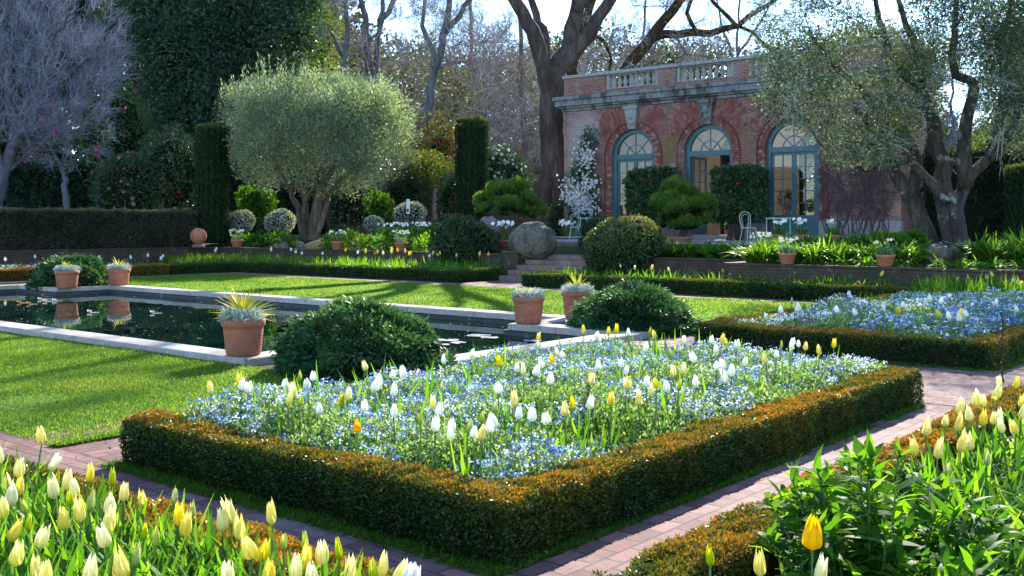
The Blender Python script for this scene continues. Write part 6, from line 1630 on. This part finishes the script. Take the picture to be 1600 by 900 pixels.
def cloud_pine(label, px, dep, pads, base_y, zfoot):
    b = at(px, dep, zfoot); t = thing('cloud_pine', label, 'bonsai pine', b); T = Tree()
    T.limb(path([(px - 3, base_y), (px + 3, base_y - 18), (px - 6, base_y - 34), (px, base_y - 48)], dep), .14, .07, .15, .01)
    cl = np.array([pp(x, y + 5, dep + d_) for (x, y, rx, rz, d_) in pads]); T.reach(cl, .2, .25, skip=1); mb = MB(); T.mesh(mb, .03, 2.0); mb.build('trunk', M_OAKB, t, smooth=True)
    mb = MB()
    tufts = []
    for (x, y, rx, rz, d_) in pads:
        for k in range(7):
            a_ = k * .9 + rng.random(); q = .62 * rx * (k > 0)
            tufts.append((x + q * cos(a_), y + rz * .45 * rng.normal() + (k == 0) * -rz * .5, rx * rng.uniform(.34, .6), rz * rng.uniform(.7, 1.35), d_ + q * sin(a_) * dep / FOC))
    for (x, y, rx, rz, d_) in tufts:
        c = pp(x, y, dep + d_); s_ = dep / FOC; R = np.array([rx * s_, rx * s_ * .95, rz * s_]); n = int(1500 * rx * rx / 300) + 60
        ball_core(mb, c, R * [.7, .7, .5], 1, 10, 6)
        D = rv(n); D[:, 2] = np.where(D[:, 2] < -.3, -D[:, 2], D[:, 2]); P = c + D * R * (1 + .15 * sn(D * 4 + c, 1) - .25 * rng.random(n) ** 2)[:, None]
        Dl = rv(n) * .55 + D * .6; Dl[:, 2] += .7; leaf_quads(mb, P, Dl, rv(n), .17 * rng.uniform(.6, 1.2, n), .026, 0, np.clip(.45 + .3 * D[:, 2] + rng.normal(size=n) * .18, 0, 1), 0)
    mb.build('needles', [M_PINE, M_DARKC], t); return t
cloud_pine('bright green cloud-pruned pine behind the boulders', 797, 39.5, [(790, 306, 30, 13, 0), (772, 320, 27, 11, .3), (812, 312, 26, 12, -.3), (830, 328, 22, 9, .2), (800, 325, 26, 10, -.6), (784, 297, 16, 8, .2), (845, 330, 10, 5, 0), (757, 327, 12, 6, 0)], 374, 1.12)
cloud_pine('bright green cloud-pruned pine in a terracotta bowl before the middle door', 1067, 34.0, [(1066, 304, 26, 12, 0), (1040, 322, 24, 11, .2), (1092, 326, 22, 11, -.2), (1065, 326, 26, 11, -.5), (1050, 345, 22, 10, 0), (1088, 348, 22, 10, 0), (1072, 352, 20, 9, -.4), (1108, 336, 11, 7, .2)], 373, 1.25)
for px, dep, lab, R in [(1062, 34.0, 'wide terracotta bowl holding the pine before the middle door', .46), (797, 39.5, 'wide terracotta bowl under the cloud-pruned pine behind the boulders', .5)]:
    c = at(px, dep, 1.115); mb = MB(); mb.lathe([(0, 0), (R * .75, 0), (R * .9, .10), (R, .12), (R, .17), (R * .92, .17), (0, .15)], c, 28); tag(mb.build('planter_bowl', M_TERRA2, smooth=False), lab, 'planter')
# white climbing flowers
t = thing('flowering_climber', 'climber smothered in white blossom left of the left door', 'climbing plant', on_y(912, 35.0, 1.1)[0]); n = 90
py = np.concatenate([rng.uniform(245, 345, 74), rng.uniform(185, 250, 16)]); w_ = np.interp(py, [185, 235, 260, 290, 320, 345], [4, 6, 13, 22, 22, 14]); mid = np.interp(py, [185, 235, 260, 300, 345], [922, 918, 908, 908, 912]); px = mid + w_ * (rng.random(n) * 2 - 1)
C = np.array([on_y(x, 35.05 - .25 * rng.random())[0] * [1, 1, 0] + [0, 0, zat(y, on_y(x, 35.0)[1])] for x, y in zip(px, py)])
mb = MB(); foliage(mb, C, 40, .32, .13, .06, 0); mb.build('leaves', M_CAM, t)
Cf = C[(py > 232) & (py < 335) & (sn(C, 2.6) > -.45)]; n = len(Cf) * 26; Q = np.repeat(Cf, 26, 0) + rng.normal(size=(n, 3)) * [.20, .10, .18]; Q[:, 1] -= .16
Q = Q[rng.permutation(n)]; blooms(t, Q, unit(rng.normal(size=(n, 3)) * .5 + [.3, -1, .3]), .062, M_WHT)
mb = MB(); mb.tube(np.array([C.mean(0) * [1, 1, 0] + [0, .1, 1.1], C.mean(0) * [1, 1, 0] + [.1, .15, 3.0], C.mean(0) * [1, 1, 0] + [0, .15, 5.5]]), [.05, .04, .015], 6); mb.build('stem', M_OAKB, t)
c = at(885, 41.5, 1.1); t = thing('wooden_post', 'brown wooden post beside the white climber', 'post', c); mb = MB(); mb.box(c[0] - .07, c[0] + .07, c[1] - .07, c[1] + .07, 1.1, 2.35, bev=.01); mb.build('post', M_REDB, t)
mb = MB(); mb.box(c[0] - .09, c[0] + .09, c[1] - .09, c[1] + .09, 2.351, 2.40, bev=.01); mb.build('cap', M_REDB, t)
c = at(876, 42.2, 1.1); t, P, N = simple_shrub('camellia', 'small dark bush with red flowers at the foot of the big oak', 'shrub', c + [0, 0, .65], (.55, .4, .75), 1500, .14, .07, M_CAM, zmin=-.8, base=.4); blossoms(t, P, N, 12, .08, M_RED)

# ------------------------------------------------------------------ furniture
M_MINT = plain('pale_green_iron', (.38, .50, .44), .5, .4)
def chair(label, c, rz):
    t = thing('bistro_chair', label, 'chair', c, None)
    def part(nm, tubes, extra=None):
        mb = MB()
        for pts, r_ in tubes: mb.tube(np.array(pts, float) + np.array(c), r_, 6)
        if extra: extra(mb)
        return mb.build(nm, M_MINT, t, smooth=True)
    a = np.linspace(0, 2 * pi, 25)
    part('seat', [([(.2 * cos(q), .2 * sin(q), .46) for q in a], .014)], lambda mb: mb.lathe([(0, .455), (.195, .455), (.195, .462), (0, .466)], c, 24))
    for sx, sy in ((1, -1), (-1, -1), (1, 1), (-1, 1)): part('leg', [([(.14 * sx, .14 * sy, .455), (.17 * sx, .17 * sy, .22), (.20 * sx, .21 * sy, 0)], .012)])
    q = np.linspace(0, pi, 17)
    part('backrest', [([(-.15, .15, .46), (-.19, .19, .65)] + [(.20 * -cos(w), .21, .80 + .17 * sin(w)) for w in q] + [(.19, .19, .65), (.15, .15, .46)], .013), ([(-.07, .17, .46), (-.11, .19, .62)] + [(.13 * -cos(w), .205, .78 + .11 * sin(w)) for w in q] + [(.11, .19, .62), (.07, .17, .46)], .009)])
    t.rotation_euler = (0, 0, rz); return t
chair('pale green bentwood-style iron chair beside the white climber', at(898, 39.6, 1.118), radians(30)); chair('pale green iron chair before the right clipped camellia', at(1170, 32.6, 1.118), radians(62))
def wire_table(label, c, w_, h, dpt=.6):
    t = thing('iron_table', label, 'table', c); mb = MB(); x0, x1, y0, y1 = c[0] - w_ / 2, c[0] + w_ / 2, c[1] - dpt / 2, c[1] + dpt / 2; z = c[2] + h
    mb.box(x0, x1, y0, y1, z - .012, z, bev=.004); mb.tube(np.array([(x0, y0, z - .03), (x1, y0, z - .03), (x1, y1, z - .03), (x0, y1, z - .03), (x0, y0, z - .03)]), .012, 6); mb.build('tabletop', M_MINT, t)
    for x in (x0 + .03, x1 - .03):
        for y in (y0 + .03, y1 - .03): mb = MB(); mb.tube(np.array([(x, y, z - .02), (x, y, c[2])]), .012, 6); mb.build('leg', M_MINT, t)
wire_table('pale iron table beside the chair and white climber', at(928, 40.3, 1.118), .95, .82); wire_table('pale iron wire table before the right door', at(1222, 33.2, 1.118), .85, .78)
# rope across the landing
p0 = pp(856, 369, 33.6); p1 = pp(934, 366.5, 33.2); q = np.linspace(0, 1, 14)[:, None]; R = p0 * (1 - q) + p1 * q; R[:, 2] -= .06 * np.sin(pi * q[:, 0])
t = thing('rope_barrier', 'pale rope strung across the steps between two short stakes', 'rope barrier', (p0[0], p0[1], .76)); mb = MB(); mb.tube(R, .016, 6); mb.build('rope', plain('rope', (.5, .46, .42), .9), t, smooth=True)
for p in (p0, p1): mb = MB(); mb.tube(np.array([[p[0], p[1], .74], [p[0], p[1], p[2] + .05]]), .022, 6); mb.build('stake', M_REDB, t)
# terracotta ball on the wall corner
c = np.array([-37.2, 25.0, .768]); c = at(310, 42.2, .768); t = thing('terracotta_ball', 'terracotta sphere on a low base at the corner of the wall', 'ornament', c); mb = MB(); th = np.linspace(-1.3, pi / 2 - .001, 18)
mb.lathe([(.33 * cos(q), .12 + .33 + .33 * sin(q)) for q in th], c, 28); mb.build('sphere', M_TERRA2, t, smooth=True); mb = MB(); mb.lathe([(0, 0), (.26, 0), (.26, .07), (.16, .13), (.1, .16)], c, 20); mb.build('base', M_ROCK2, t)
c = at(638, 44.6, 1.08); z0 = zat(332, 44.6); t = thing('plant_sign', 'small white plant sign on a stake behind the spirea', 'sign', c); mb = MB(); mb.box(c[0] - .012, c[0] + .012, c[1], c[1] + .02, 1.0, z0); mb.build('stake', M_REDB, t)
mb = MB(); mb.box(c[0] - .10, c[0] + .10, c[1] - .022, c[1] - .002, z0 - .05, zat(311, 44.6), bev=.006); b_ = mb.build('board', plain('white_board', (.75, .75, .73), .6), t); mb = MB(); mb.box(c[0] - .06, c[0] + .05, c[1] - .027, c[1] - .0225, z0 + .02, z0 + .16); mb.build('plate', M_DARKF, b_)
# stone urn seen through the right door
c = np.array([-17.05, 36.9, 1.28]); t = thing('stone_urn', 'stone urn on a pedestal inside the house behind the right door', 'urn', c); mb = MB(); mb.box(c[0] - .22, c[0] + .22, c[1] - .22, c[1] + .22, 1.28, 2.05, bev=.02); mb.build('pedestal', M_PLIN, t)
mb = MB(); mb.lathe([(0, .775), (.14, .775), (.10, .85), (.07, .92), (.16, 1.0), (.30, 1.12), (.36, 1.25), (.40, 1.30), (.34, 1.30), (0, 1.24)], c, 24); mb.build('bowl', M_PLIN, t, smooth=True)
mb = MB(); foliage(mb, c[None] + [[0, 0, 1.45]], 260, .36, .12, .05, 0, c + [0, 0, 1], .7, .3, .3); mb.build('plant', M_CAM, t)
for k in range(6):
    c = np.array([-16.6 + .28 * k - (k > 3) * 4.2, 37.1 + .15 * (k % 2), 1.28]); t = thing('indoor_plant', 'potted plant standing on the floor inside the garden house', 'potted plant', c, 'potted plants inside the house'); mb = MB(); mb.lathe(pot_prof(.13, .2), c, 16); mb.build('pot', M_TERRA2, t)
    mb = MB(); foliage(mb, c[None] + [[0, 0, .45]], 90, .28, .12, .05, 0, c, .7, .4, .5); mb.build('leaves', M_GRN, t)

# ------------------------------------------------------------------ light and camera
EL = radians(31.0); SXY = unit(np.array([-.37, .93])); SUN = np.array([SXY[0] * cos(EL), SXY[1] * cos(EL), sin(EL)])
ld = bpy.data.lights.new('sun', 'SUN'); ld.energy = 4.7; ld.angle = radians(.5); ld.color = (1.0, .94, .84)
lo = bpy.data.objects.new('sun', ld); COL.objects.link(lo); lo.rotation_euler = Vector(-SUN).to_track_quat('-Z', 'Y').to_euler(); lo.location = (0, 0, 40)
wd = bpy.data.worlds.new('World'); sc.world = wd; wd.use_nodes = True; nt = wd.node_tree
for n_ in list(nt.nodes): nt.nodes.remove(n_)
out = nt.nodes.new('ShaderNodeOutputWorld'); bg = nt.nodes.new('ShaderNodeBackground'); sky = nt.nodes.new('ShaderNodeTexSky')
sky.sky_type = 'NISHITA'; sky.sun_disc = False; sky.sun_elevation = EL; sky.sun_rotation = atan2(SXY[0], SXY[1]); sky.altitude = 1200; sky.air_density = 1.0; sky.dust_density = 0.0; sky.ozone_density = 2.5
bg.inputs['Strength'].default_value = .15
lnk(nt, sky.outputs[0], bg.inputs[0]); lnk(nt, bg.outputs[0], out.inputs[0])
cd = bpy.data.cameras.new('camera'); cam = bpy.data.objects.new('camera', cd); COL.objects.link(cam)
cd.sensor_width = 36; cd.lens = FOC / 1600 * 36; cd.shift_y = -100 / 1600; cd.clip_start = .05; cd.clip_end = 1500
cam.location = (0, 0, EYE); cam.rotation_euler = (pi / 2, 0, atan2(CY, CX)); sc.camera = cam
vs = sc.view_settings; vs.view_transform = 'Standard'; vs.look = 'None'; vs.gamma = 1; vs.use_curve_mapping = False; vs.exposure = 1.85
sc.cycles.use_denoising = True; sc.cycles.max_bounces = 6; sc.cycles.diffuse_bounces = 3; sc.cycles.glossy_bounces = 2; sc.cycles.transmission_bounces = 3; sc.cycles.transparent_max_bounces = 6
sc.cycles.use_adaptive_sampling = True; sc.cycles.adaptive_threshold = .02; sc.cycles.sample_clamp_indirect = 6
print('TULIPS', N_TULIP[0], 'OBJ', len(sc.objects), 'POLY', sum(len(m.polygons) for m in bpy.data.meshes))
